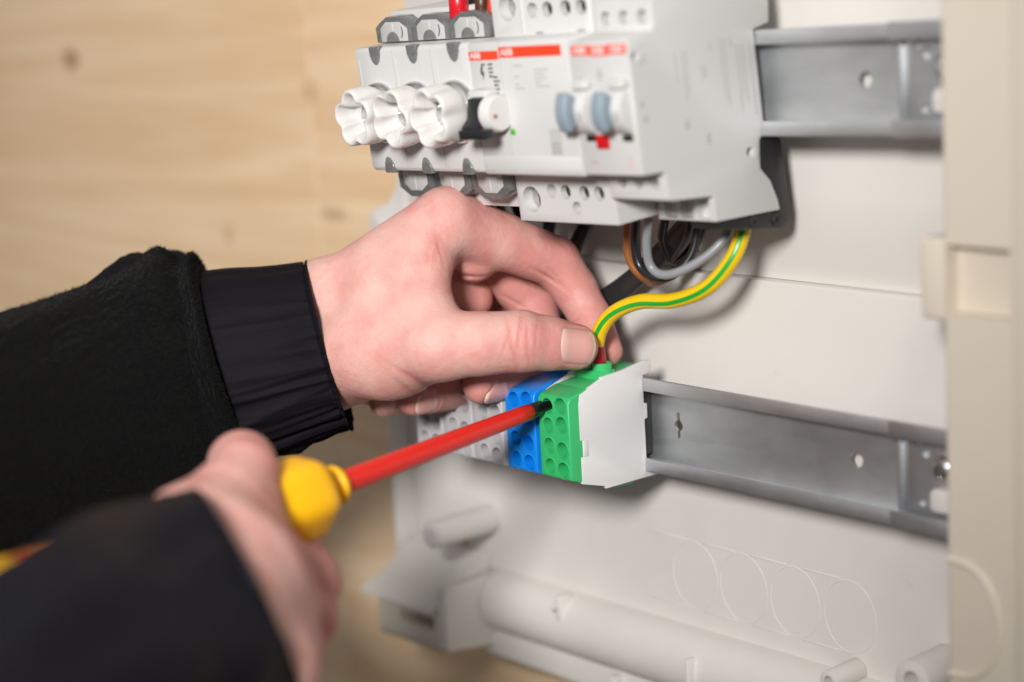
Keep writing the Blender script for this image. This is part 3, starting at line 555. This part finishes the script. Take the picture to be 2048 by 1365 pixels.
# ------------------------------------------------------------------ hands: one continuous surface each, grown from a distance field
def rc_dist(P, a, b, ra, rb):
    ab = b - a; t = np.clip(((P - a) @ ab) / (ab @ ab), 0, 1)
    return np.linalg.norm(P - a - t[:, None] * ab, axis=1) - (ra + (rb - ra) * t)
def smin(a, b, k):
    h = np.maximum(k - np.abs(a - b), 0) / k; return np.minimum(a, b) - h * h * h * k / 6.0
def ell_dist(P, c, r, ax=None):
    q = P - c
    if ax is not None: q = q @ ax.T
    k0 = np.linalg.norm(q / r, axis=1); k1 = np.linalg.norm(q / (np.array(r) ** 2), axis=1) + 1e-9
    return k0 * (k0 - 1) / k1
def surface_net(fn, lo, hi, h):
    lo = np.array(lo, float); n = np.ceil((np.array(hi) - lo) / h).astype(int) + 1
    cs = 4; nc = n // cs + 2
    gx = [lo[i] + np.arange(nc[i]) * h * cs for i in range(3)]
    G = np.stack(np.meshgrid(*gx, indexing='ij'), -1).reshape(-1, 3); dc = np.concatenate([fn(q) for q in np.array_split(G, max(1, len(G) // 200000))]).reshape(nc)
    near = np.abs(dc) < h * cs * 2.2
    big = np.repeat(np.repeat(np.repeat(dc, cs, 0), cs, 1), cs, 2); act = np.repeat(np.repeat(np.repeat(near, cs, 0), cs, 1), cs, 2)
    # a coarse node stands for the fine nodes that follow it; widen the active zone by one block
    for ax_ in range(3):
        act |= np.roll(act, cs, ax_)
    N = big.shape; idx = np.argwhere(act); pts = lo + idx * h; val = np.empty(len(idx))
    for s in range(0, len(idx), 200000): val[s:s + 200000] = fn(pts[s:s + 200000])
    big[act] = val; D = big; sg = D < 0
    c = np.zeros(tuple(k - 1 for k in N), np.int8)
    for dx in (0, 1):
        for dy in (0, 1):
            for dz in (0, 1): c += sg[dx:N[0] - 1 + dx, dy:N[1] - 1 + dy, dz:N[2] - 1 + dz]
    cell = np.argwhere((c > 0) & (c < 8)); ids = -np.ones(c.shape, np.int64); ids[tuple(cell.T)] = np.arange(len(cell))
    acc = np.zeros((len(cell), 3)); cnt = np.zeros(len(cell)); cor = [(a, b, d) for a in (0, 1) for b in (0, 1) for d in (0, 1)]
    for p in cor:
        for ax_ in range(3):
            if p[ax_]: continue
            q = list(p); q[ax_] = 1
            A = D[tuple((cell + p).T)]; B = D[tuple((cell + q).T)]; m = (A < 0) != (B < 0); t = np.where(m, A / np.where(m, A - B, 1), 0)
            pt = np.array(p, float) + np.outer(t, np.array(q) - np.array(p)); acc[m] += pt[m]; cnt[m] += 1
    V = lo + (cell + acc / cnt[:, None]) * h; F = []
    for ax_ in range(3):
        s0 = [slice(None)] * 3; s1 = [slice(None)] * 3; s0[ax_] = slice(0, -1); s1[ax_] = slice(1, None)
        e = np.argwhere(sg[tuple(s0)] != sg[tuple(s1)]); o1, o2 = [(1, 2), (2, 0), (0, 1)][ax_]
        e = e[(e[:, o1] > 0) & (e[:, o2] > 0) & (e[:, o1] < N[o1] - 1) & (e[:, o2] < N[o2] - 1)]
        u = np.zeros(3, int); u[o1] = 1; w = np.zeros(3, int); w[o2] = 1
        q = np.stack([ids[tuple((e - u - w).T)], ids[tuple((e - w).T)], ids[tuple(e.T)], ids[tuple((e - u).T)]], 1)
        fl = sg[tuple(e.T)]; q[~fl] = q[~fl][:, ::-1]; F.append(q[(q >= 0).all(1)])
    return V, np.concatenate(F)
def np_mesh(name, V, F):
    me = bpy.data.meshes.new(name); me.from_pydata((np.asarray(V) * S).tolist(), [], np.asarray(F).tolist()); me.polygons.foreach_set('use_smooth', [True] * len(me.polygons)); me.update(); return me

def skin_mat(name):
    m = bpy.data.materials.new(name); m.use_nodes = True; nt = m.node_tree; N = nt.nodes; L = nt.links; b = N['Principled BSDF']
    b.inputs['Subsurface Weight'].default_value = .35; b.inputs['Subsurface Radius'].default_value = (1.0, .38, .22); b.inputs['Subsurface Scale'].default_value = .0028
    b.inputs['Roughness'].default_value = .52; b.inputs['Specular IOR Level'].default_value = .28
    at = N.new('ShaderNodeAttribute'); at.attribute_name = 'flush'
    tc = N.new('ShaderNodeTexCoord')
    n1 = N.new('ShaderNodeTexNoise'); n1.inputs['Scale'].default_value = 95; n1.inputs['Detail'].default_value = 5; L.new(tc.outputs['Object'], n1.inputs['Vector'])
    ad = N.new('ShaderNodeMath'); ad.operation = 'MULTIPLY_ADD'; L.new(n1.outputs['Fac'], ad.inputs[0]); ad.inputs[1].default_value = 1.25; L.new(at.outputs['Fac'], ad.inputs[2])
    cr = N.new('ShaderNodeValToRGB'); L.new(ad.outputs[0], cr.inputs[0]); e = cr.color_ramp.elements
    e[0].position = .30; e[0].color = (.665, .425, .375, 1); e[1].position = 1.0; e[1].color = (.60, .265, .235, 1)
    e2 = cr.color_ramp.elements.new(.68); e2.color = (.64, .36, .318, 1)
    L.new(cr.outputs[0], b.inputs['Base Color'])
    v = N.new('ShaderNodeTexVoronoi'); v.inputs['Scale'].default_value = 1100; v.feature = 'DISTANCE_TO_EDGE'; L.new(tc.outputs['Object'], v.inputs['Vector'])
    n2 = N.new('ShaderNodeTexNoise'); n2.inputs['Scale'].default_value = 420; n2.inputs['Detail'].default_value = 5; L.new(tc.outputs['Object'], n2.inputs['Vector'])
    mx = N.new('ShaderNodeMath'); mx.operation = 'MULTIPLY_ADD'; L.new(v.outputs['Distance'], mx.inputs[0]); mx.inputs[1].default_value = .5; L.new(n2.outputs['Fac'], mx.inputs[2])
    bp = N.new('ShaderNodeBump'); bp.inputs['Strength'].default_value = .6; bp.inputs['Distance'].default_value = .00045; L.new(mx.outputs[0], bp.inputs['Height']); L.new(bp.outputs[0], b.inputs['Normal'])
    return m
M_skin = skin_mat('skin')
def nail_mat():
    m = bpy.data.materials.new('nail'); m.use_nodes = True; nt = m.node_tree; N = nt.nodes; L = nt.links; b = N['Principled BSDF']
    b.inputs['Roughness'].default_value = .28; b.inputs['Subsurface Weight'].default_value = .3; b.inputs['Subsurface Scale'].default_value = .001; b.inputs['Subsurface Radius'].default_value = (1, .5, .4)
    at = N.new('ShaderNodeAttribute'); at.attribute_name = 'tone'; at.attribute_type = 'GEOMETRY'; cr = N.new('ShaderNodeValToRGB'); L.new(at.outputs['Fac'], cr.inputs[0]); e = cr.color_ramp.elements
    e[0].position = 0; e[0].color = (.70, .46, .42, 1); e[1].position = 1; e[1].color = (.80, .68, .50, 1)
    for p, c in ((.22, (.73, .47, .43, 1)), (.30, (.70, .385, .35, 1)), (.86, (.69, .36, .325, 1)), (.91, (.74, .59, .46, 1))):
        q = e.new(p); q.color = c
    L.new(cr.outputs[0], b.inputs['Base Color']); return m
M_nail = nail_mat()

class Hand:
    def __init__(s): s.palm = []; s.fing = []; s.cre = []; s.nails = []; s.kp = 9.0; s.kf = 5.0
    def pt(s, q): return CS(q[0], q[1], q[2])
    def fn(s, P):
        d = None
        for a in s.palm:
            if a[0] == 'c': q = rc_dist(P, a[1], a[2], a[3], a[4])
            else: q = ell_dist(P, a[1], a[2])
            d = q if d is None else smin(d, q, s.kp)
        out = None
        for ch in s.fing:
            f = None
            for (A, B, ra, rb) in ch:
                q = rc_dist(P, A, B, ra, rb); f = q if f is None else smin(f, q, 2.2)
            g = smin(d, f, s.kf) if d is not None else f
            out = g if out is None else smin(out, g, 1.0)
        if out is None: out = d
        for (c, n, w, dep, rad) in s.cre:            # skin creases: shallow grooves across a joint
            q = P - c; r2 = (q * q).sum(1); out = out + dep * np.exp(-((q @ n) / w) ** 2) * np.exp(-r2 / rad ** 2)
        for (c, ex, ey, ez, hl, hw) in s.nails:      # fold round the nail bed
            q = P - c; u = q @ ex / hl; v = q @ ey / hw; z = q @ ez; rho = (np.abs(u) ** 3 + np.abs(v) ** 3) ** (1 / 3)
            msk = np.exp(-(z / 4.5) ** 2)
            out = out + msk * (.42 * np.exp(-((rho - 1.0) / .09) ** 2) * (1 - .85 / (1 + np.exp((u + .72) * 14))) - .18 * np.exp(-((rho - 1.2) / .14) ** 2) * (u < .8)) + msk * .14 * (rho < .95)
        return out
    def chain(s, *q):
        pts = [s.pt(p) for p in q]; rr = [p[3] for p in q]
        s.fing.append([(pts[i], pts[i + 1], rr[i], rr[i + 1]) for i in range(len(q) - 1)])
    def cone(s, a, b): s.palm.append(('c', s.pt(a), s.pt(b), a[3], b[3]))
    def ell(s, c, r): s.palm.append(('e', s.pt(c), np.array(r, float)))
    def crease(s, q, dirn, w=.55, dep=.5, rad=6):
        n = np.array(dirn, float); s.cre.append((s.pt(q), n / np.linalg.norm(n), w, dep, rad))
    def nail(s, q, along, out, hl, hw):
        ex = np.array(along, float); ex /= np.linalg.norm(ex); ez = np.array(out, float); ez -= ex * (ez @ ex); ez /= np.linalg.norm(ez); ey = np.cross(ez, ex); s.nails.append((s.pt(q), ex, ey, ez, hl, hw))
    def build(s, name, lo, hi, h, parent, flush, mat_):
        V, F = surface_net(s.fn, lo, hi, h)
        for _ in range(1):                            # project once more on the field for a clean surface
            e = .25; d0 = s.fn(V); g = np.stack([s.fn(V + np.eye(3)[i] * e) - d0 for i in range(3)], 1) / e; V = V - (d0 / np.maximum((g * g).sum(1), .3))[:, None] * g * .7
        fl = np.zeros(len(V))
        for q, r, w in flush:
            fl += w * np.exp(-((V - s.pt(q)) ** 2).sum(1) / r ** 2)
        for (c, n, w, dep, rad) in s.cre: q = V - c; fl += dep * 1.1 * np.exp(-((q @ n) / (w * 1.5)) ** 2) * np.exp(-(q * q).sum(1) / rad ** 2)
        me = np_mesh(name, c2w(V), F); at = me.attributes.new('flush', 'FLOAT', 'POINT'); at.data.foreach_set('value', fl.astype(np.float32))
        o = link(name, me, mat_, parent)
        for (c, ex, ey, ez, hl, hw) in s.nails:
            nu, nv = 30, 22; U = np.linspace(-1, 1, nu); Vv = np.linspace(-1, 1, nv); G = []; tone = []
            for u in U:
                for v in Vv:
                    # squircle patch
                    uu = u * math.sqrt(max(0, 1 - .32 * v * v)) if u < 0 else u * (1 - .22 * v * v); vv = v * (1 - .10 * u * u)
                    G.append(c + ex * uu * hl + ey * vv * hw); tone.append((u + 1) / 2 + .07 * v * v * (1 if u < 0 else 1.2) - (0.05 if u > .5 else 0))
            G = np.array(G); Pn = G + ez * 9
            for _ in range(40): Pn = Pn - ez * np.clip(s.fn(Pn), -1, 1)[:, None] * .8
            u_ = np.repeat(U, nv); v_ = np.tile(Vv, nu); rho = np.maximum(np.abs(u_), np.abs(v_))
            hgt = ((Pn - c) @ ez).reshape(nu, nv)
            for _ in range(3):                        # the plate is stiffer than the skin under it
                hp = np.pad(hgt, 1, mode='edge'); hgt = (hp[:-2, 1:-1] + hp[2:, 1:-1] + hp[1:-1, :-2] + hp[1:-1, 2:] + 2 * hgt) / 6
            hgt = hgt.ravel() + .34 - 1.1 * np.clip((-u_ - .74) / .26, 0, 1) - .55 * np.clip((rho - .86) / .14, 0, 1) ** 2 * (1 - .9 * (u_ > .86) * (np.abs(v_) < .8))
            Pn = G - ez * ((G - c) @ ez)[:, None] + ez * hgt[:, None]
            bot = Pn - ez * .75; VV = np.concatenate([Pn, bot]); n0 = nu * nv; FF = []
            for i in range(nu - 1):
                for j in range(nv - 1):
                    a = i * nv + j; FF.append((a, a + nv, a + nv + 1, a + 1)); FF.append((n0 + a, n0 + a + 1, n0 + a + nv + 1, n0 + a + nv))
            rim = [i * nv for i in range(nu)] + [(nu - 1) * nv + j for j in range(1, nv)] + [i * nv + nv - 1 for i in range(nu - 2, -1, -1)] + [j for j in range(nv - 2, 0, -1)]
            for i in range(len(rim)):
                a, b2 = rim[i], rim[(i + 1) % len(rim)]; FF.append((a, b2, n0 + b2, n0 + a))
            mn = np_mesh('fingernail', c2w(VV), FF); ta = mn.attributes.new('tone', 'FLOAT', 'POINT'); ta.data.foreach_set('value', np.array(tone + tone, np.float32))
            bm = bmesh.new(); bm.from_mesh(mn); bmesh.ops.recalc_face_normals(bm, faces=bm.faces); bm.to_mesh(mn); bm.free()
            link('fingernail', mn, M_nail, o)
        return o

person = empty('person', 'person in black jacket wiring the terminal block with both hands', 'person')
H = Hand()
# forearm and wrist
H.cone((520, 640, 752, 19), (650, 605, 738, 16)); H.cone((540, 770, 752, 19), (690, 728, 736, 15.5)); H.cone((560, 700, 765, 18), (700, 680, 752, 16))
# metacarpals
H.cone((690, 592, 733, 14.5), (893, 447, 722, 12.6)); H.cone((700, 610, 750, 14), (905, 455, 746, 12.2)); H.cone((705, 640, 766, 13.5), (900, 480, 769, 11.5)); H.cone((705, 690, 776, 13), (885, 530, 788, 10.5))
# heel of the palm, thenar mass, web
H.ell((770, 725, 768), (22, 17, 16)); H.cone((718, 700, 726, 17.2), (880, 690, 704, 12.6)); H.ell((775, 700, 718), (20, 17.5, 14)); H.cone((770, 640, 722, 15), (850, 640, 708, 10))
H.cone((770, 570, 722, 13.5), (845, 520, 716, 10)); H.cone((856, 512, 717, 5.2), (862, 615, 705, 5.6)); H.cone((838, 515, 717, 8.5), (842, 620, 708, 9))
H.cone((900, 495, 735, 9.2), (948, 516, 734, 8.8)); H.cone((896, 580, 745, 8.8), (942, 597, 749, 7.8))
# thumb
H.chain((870, 692, 703, 12.4), (958, 688, 701, 11.2), (1042, 683, 703, 10.9), (1095, 687, 706.5, 9.6), (1150, 694, 711, 8.3))
# index, middle, ring, little finger
H.chain((893, 443, 722, 12.0), (1000, 482, 732, 10.6), (1110, 524, 741, 9.4), (1150, 580, 742, 8.3), (1180, 634, 740, 7.7), (1213, 703, 734, 6.0))
H.chain((905, 455, 746, 12), (990, 525, 756, 10.4), (1066, 605, 762, 9.2), (1086, 690, 754, 8.2), (1062, 750, 742, 7.8), (962, 772, 727, 6.7))
H.chain((900, 480, 769, 11.4), (975, 570, 778, 10), (1030, 660, 784, 9), (1015, 735, 776, 8), (960, 772, 764, 7.6), (828, 797, 740, 6.6))
H.chain((885, 530, 788, 10), (945, 640, 796, 8.6), (950, 720, 792, 7.6), (880, 780, 776, 6.8), (766, 806, 757, 5.3))
# creases: thumb joint, index joints, web fold
H.crease((1040, 660, 693), (1, -.12, 0), .6, .34, 9); H.crease((1056, 690, 693), (1, .05, 0), .6, .38, 8); H.crease((1024, 690, 693), (1, .2, 0), .55, .28, 8); H.crease((1072, 680, 695), (1, -.1, 0), .5, .22, 7)
H.crease((1092, 553, 733), (.6, .9, .1), .8, .8, 7); H.crease((1155, 643, 735), (.5, -.85, 0), .6, .4, 6); H.crease((1032, 606, 752), (.5, .9, 0), .7, .6, 6)
H.crease((822, 752, 712), (.55, .85, 0), .9, .6, 12); H.crease((806, 770, 712), (.7, .75, 0), .8, .4, 9)
H.crease((880, 500, 712), (1, .25, 0), .5, .3, 7); H.crease((870, 520, 712), (1, -.3, 0), .5, .22, 6); H.crease((1010, 690, 692), (1, -.35, 0), .45, .2, 6); H.crease((1170, 655, 732), (.5, -.85, 0), .5, .3, 5); H.crease((1104, 545, 734), (.75, .6, .1), .6, .45, 6); H.crease((660, 745, 722), (.35, .9, 0), .9, .35, 10); H.crease((905, 545, 728), (.2, 1, 0), .6, .4, 6); H.crease((925, 555, 728), (0, 1, .2), .8, .7, 9)
H.nail((1153, 692, 703), (1, -.04, -.12), (-.05, .10, 1), 7.6, 6.3)
H.nail((996, 792, 726), (-.92, -.34, .2), (.30, -.90, .32), 5.6, 4.6)
H.nail((858, 811, 737), (-.95, -.18, .28), (.15, -.68, .70), 5.4, 4.6)
H.nail((772, 809, 754), (-.95, -.12, .25), (.10, -.35, .90), 4.2, 3.6)
lo = CS(520, 860, 812); hi = CS(1275, 330, 676); lo2 = np.minimum(CS(520, 880, 812), CS(520, 880, 676)); hi2 = np.maximum(CS(1290, 340, 812), CS(1290, 340, 676))
lo2[0] = CS(585, 0, 760)[0]
FL = [((1170, 690, 705), 14, .35), ((1215, 710, 734), 16, .45), ((1110, 500, 735), 14, .22), ((1140, 570, 738), 16, .18), ((950, 775, 725), 15, .42), ((820, 800, 738), 15, .35), ((765, 806, 755), 14, .3), ((1040, 610, 755), 24, .3), ((1000, 480, 728), 22, .12), ((890, 420, 720), 20, .16), ((950, 540, 740), 22, .25), ((1055, 690, 693), 12, .28), ((1015, 745, 740), 25, .45), ((800, 740, 710), 22, .12), ((720, 760, 725), 22, .12)]
hand = H.build('hand', lo2, hi2, .65, person, FL, M_skin); hand['label'] = 'left hand pinching the yellow green wire'

# right hand, closed round the handle, far out of focus
R_ = Hand(); R_.kp = 7; R_.kf = 3.5
R_.cone((420, 1120, 575, 22), (482, 1040, 596, 13)); R_.cone((400, 1080, 578, 18), (480, 985, 600, 11)); R_.cone((470, 1180, 572, 20), (525, 1150, 588, 13)); R_.cone((500, 1330, 560, 20), (550, 1210, 584, 13)); R_.cone((350, 1300, 540, 28), (450, 1180, 568, 24))
R_.chain((455, 1005, 592, 13), (488, 950, 604, 10.6), (484, 930, 614, 10.4), (478, 925, 640, 9))
R_.chain((490, 1060, 588, 12), (545, 1142, 592, 11.8), (602, 1168, 602, 11.8), (612, 1150, 632, 9.5), (590, 1085, 652, 8))
R_.chain((520, 1190, 580, 12), (596, 1232, 598, 12), (602, 1195, 630, 9), (550, 1090, 645, 7.5))
R_.chain((500, 1250, 570, 12), (566, 1290, 590, 12), (575, 1250, 625, 9), (520, 1150, 640, 7.5))
lo = np.minimum(CS(230, 1420, 520), CS(230, 1420, 670)); hi = np.maximum(CS(700, 820, 520), CS(700, 820, 670)); lo[2] = -665; hi[2] = -525
h2 = R_.build('hand', lo, hi, 1.5, person, [((490, 900, 605), 25, .3), ((660, 1170, 600), 22, .7), ((650, 1235, 596), 18, .5), ((560, 1120, 590), 30, .2)], M_skin); h2['label'] = 'right hand closed round the screwdriver handle'

# ------------------------------------------------------------------ sleeves
def cloth_mat(name, col, rough, sheen, scale, bump, weave=False):
    m = bpy.data.materials.new(name); m.use_nodes = True; nt = m.node_tree; N = nt.nodes; L = nt.links; b = N['Principled BSDF']
    b.inputs['Base Color'].default_value = (*col, 1); b.inputs['Roughness'].default_value = rough; b.inputs['Sheen Weight'].default_value = sheen; b.inputs['Sheen Roughness'].default_value = .5; b.inputs['Specular IOR Level'].default_value = .05 if bump > .5 else .09
    tc = N.new('ShaderNodeTexCoord'); n = N.new('ShaderNodeTexNoise'); n.inputs['Scale'].default_value = scale; n.inputs['Detail'].default_value = 6; n.inputs['Roughness'].default_value = .7; L.new(tc.outputs['Object'], n.inputs['Vector'])
    bp = N.new('ShaderNodeBump'); bp.inputs['Strength'].default_value = bump; bp.inputs['Distance'].default_value = .0012; L.new(n.outputs['Fac'], bp.inputs['Height']); L.new(bp.outputs[0], b.inputs['Normal'])
    return m
M_nyl = cloth_mat('nylon', (.0055, .005, .0075), .68, .0, 900, .2); M_flc = cloth_mat('fleece', (.0034, .0036, .0037), .95, .05, 600, 1.0)
M_pile = mat('fleece_fibre', (.011, .0115, .012), .9, spec=.05)
def sleeve(name, rings, m, parent, nt=160, ns=90, folds=None, rim=0.0, lean=(0, 0), pile=0):
    """rings: (px, py, z, half height mm, half depth mm, tilt of the ring's upper end in px) along the arm, in camera axes"""
    C = catmull([CS(*r[:3]) for r in rings], 20); A = catmull([(r[3], r[4], r[5]) for r in rings], 20); m_ = len(C); si = np.linspace(0, m_ - 1, ns)
    C = np.stack([np.interp(si, range(m_), C[:, i]) for i in range(3)], 1); A = np.stack([np.interp(si, range(m_), A[:, i]) for i in range(3)], 1)
    V = np.zeros((ns, nt, 3)); th = np.linspace(0, 2 * PI, nt, endpoint=False)
    for k in range(ns):
        tl = A[k, 2]; e1 = np.array([math.sin(tl), math.cos(tl), 0]); e2 = np.array([lean[0], lean[1], 1.0]); s = k / (ns - 1)
        dsp = folds(s, th) if folds else 0
        V[k] = C[k] + np.outer((A[k, 0] + dsp) * np.cos(th), e1) + np.outer((A[k, 1] + dsp) * np.sin(th), e2)
    F = [(k * nt + i, k * nt + (i + 1) % nt, (k + 1) * nt + (i + 1) % nt, (k + 1) * nt + i) for k in range(ns - 1) for i in range(nt)]
    VV = V.reshape(-1, 3)
    if rim:                                           # turned-in hem at the first ring
        q = V[0]; c0 = q.mean(0); ax_ = C[3] - C[0]; ax_ /= np.linalg.norm(ax_); base = len(VV); add = [c0 + (q - c0) * (1 - rim * .4) - ax_ * .3, c0 + (q - c0) * (1 - rim) + ax_ * 1.5, c0 + (q - c0) * (1 - rim) + ax_ * 14]
        VV = np.concatenate([VV] + add); prev = 0
        for j in range(3):
            b_ = base + j * nt; F += [(prev + (i + 1) % nt, prev + i, b_ + i, b_ + (i + 1) % nt) for i in range(nt)]; prev = b_
    me = np_mesh(name, c2w(VV), F); bm = bmesh.new(); bm.from_mesh(me); bmesh.ops.recalc_face_normals(bm, faces=bm.faces); bm.to_mesh(me); bm.free()
    o = link(name, me, m, parent)
    if pile:                                          # the fleece pile: short loose fibres lying every way
        rg = np.random.default_rng(5); k = rg.integers(1, ns - 2, pile); i = rg.integers(0, nt, pile); f1, f2 = rg.random((2, pile, 1))
        P0 = V[k, i] * (1 - f1) + V[k + 1, i] * f1; P0 = P0 * (1 - f2) + (V[k, (i + 1) % nt]) * f2
        Nn = np.cross(V[k, (i + 1) % nt] - V[k, i], V[k + 1, i] - V[k, i]); Nn /= np.linalg.norm(Nn, axis=1)[:, None] + 1e-9; Nn *= np.sign(((P0 - C[k]) * Nn).sum(1))[:, None]
        D = rg.normal(size=(pile, 3)); D += Nn * .9; D /= np.linalg.norm(D, axis=1)[:, None]; sd_ = np.cross(D, rg.normal(size=(pile, 3))); sd_ /= np.linalg.norm(sd_, axis=1)[:, None]; ln = rg.uniform(.7, 1.7, (pile, 1))
        PV = np.stack([P0 - sd_ * .09, P0 + sd_ * .09, P0 + D * ln + Nn * .25], 1).reshape(-1, 3); pm = np_mesh('fleece_pile', c2w(PV), np.arange(3 * pile).reshape(-1, 3))
        po = link('fleece_pile', pm, M_pile, o); po['kind'] = 'stuff'
    return o
def n3(a, b, c): return mnoise.noise((a, b, c))
def cuff_folds(s, th):
    out = np.zeros(len(th))
    for i, t in enumerate(th):
        w = n3(math.cos(t) * 3.2, math.sin(t) * 3.2, s * .9 + 5) ; r = n3(math.cos(t) * 4.5, math.sin(t) * 4.5, s * .8 + 2)
        f = n3(math.cos(t) * 22, math.sin(t) * 22, s * .6 + 9)
        out[i] = 1.0 * w + 1.9 * (1 - min(1, abs(r) * 3.6)) * (.25 + .75 * max(0, -math.cos(t))) + .10 * f
    hem = np.array([n3(math.cos(t) * 26, math.sin(t) * 26, 3.3) for t in th]); out += .9 * hem * math.exp(-(s / .16) ** 2) + .5 * math.exp(-((s - .03) / .03) ** 2) - .5 * math.exp(-((s - .1) / .03) ** 2)
    low = np.array([max(0, -math.cos(t + .15)) ** 2 for t in th]); out += low * 2.4 * np.array([1 - min(1, abs(n3(math.cos(t) * 7, math.sin(t) * 7, s * .5 + 20)) * 5) for t in th])
    return out
def fleece_folds(sc, amp):
    def f(s, th):
        o = np.zeros(len(th))
        for i, t in enumerate(th):
            c, d = math.cos(t), math.sin(t)
            o[i] = amp * (n3(c * 1.2 + 3, d * 1.2, s * 2.6 + sc) * 5 + n3(c * 2.5, d * 2.5 + 4, s * 5 + sc) * 2.2) + .55 * n3(c * 30, d * 30, s * 40) + .4 * n3(c * 60, d * 60, s * 80 + 3)
        return o
    return f
_ff = fleece_folds(1.3, .6)
def sleeve_folds(s, th):
    up = np.clip(np.cos(th - .5) * .5 + .6, 0, 1)
    roll = 3.2 * math.exp(-((s - .10) / .07) ** 2) - 2.6 * math.exp(-((s - .27) / .05) ** 2) + 1.8 * math.exp(-((s - .38) / .06) ** 2) - 2.0 * math.exp(-((s - .55) / .08) ** 2)
    return _ff(s, th) + roll * up
sl = sleeve('sleeve', [(462, 735, 742, 39, 34, -.29), (440, 735, 741, 41, 37, -.27), (385, 738, 738, 44.5, 40, -.2), (300, 765, 728, 47, 42, -.12), (170, 830, 705, 46, 44, .0), (0, 900, 670, 47, 46, .08), (-200, 990, 630, 48, 48, .1)], M_flc, person, nt=260, ns=170, folds=sleeve_folds, rim=.10, pile=70000)
sl['label'] = 'black fleece jacket sleeve of the left arm'
cf = sleeve('cuff', [(659, 687, 737, 31.0, 27, -.26), (640, 691, 738, 31.6, 28, -.265), (580, 705, 739, 33, 27, -.275), (500, 722, 741, 35.5, 29, -.285), (430, 735, 742, 36, 30, -.29)], M_nyl, sl, nt=300, ns=60, folds=cuff_folds, rim=.06)
# shiny outer shell showing behind the fleece
ny = sleeve('shell', [(440, 690, 770, 33, 22, -.25), (395, 668, 768, 32.5, 26, -.2), (335, 695, 764, 35, 28, -.15), (270, 690, 756, 34, 30, -.1), (150, 770, 735, 36, 32, .0), (0, 830, 700, 37, 34, .05), (-200, 900, 660, 38, 36, .1)], M_nyl, sl, nt=160, ns=100, folds=fleece_folds(7.7, .5))
M_nyl2 = cloth_mat('nylon_near', (.0065, .0065, .010), .5, .0, 900, .15); M_nyl2.node_tree.nodes['Principled BSDF'].inputs['Specular IOR Level'].default_value = .12
rs = sleeve('sleeve', [(482, 1176, 562, 31.5, 31, -.46), (462, 1194, 557, 33.5, 33, -.47), (385, 1255, 543, 37, 36, -.5), (270, 1322, 520, 39, 38, -.45), (110, 1460, 490, 41, 40, -.45), (-100, 1660, 450, 43, 42, -.45)], M_nyl2, person, nt=160, ns=100, folds=fleece_folds(3.1, 1.1), rim=.08, lean=(.30, .14))
rs['label'] = 'black jacket sleeve of the right arm'

shade_jacket = sleeve('jacket', [(560, 1195, 775, 15, 13, -.5), (505, 1195, 768, 27, 20, -.6), (420, 1215, 756, 38, 26, -.7), (320, 1260, 746, 46, 32, -.7), (220, 1290, 738, 52, 34, -.7), (60, 1480, 730, 66, 40, -.7), (-120, 1700, 720, 74, 44, -.7)], M_nyl, person, nt=80, ns=50, folds=fleece_folds(11.0, .6), rim=.4)  # unseen mass added to throw shade on the lower left wall
shade_jacket['label'] = 'unseen black jacket mass added behind the right arm to shade the wall'
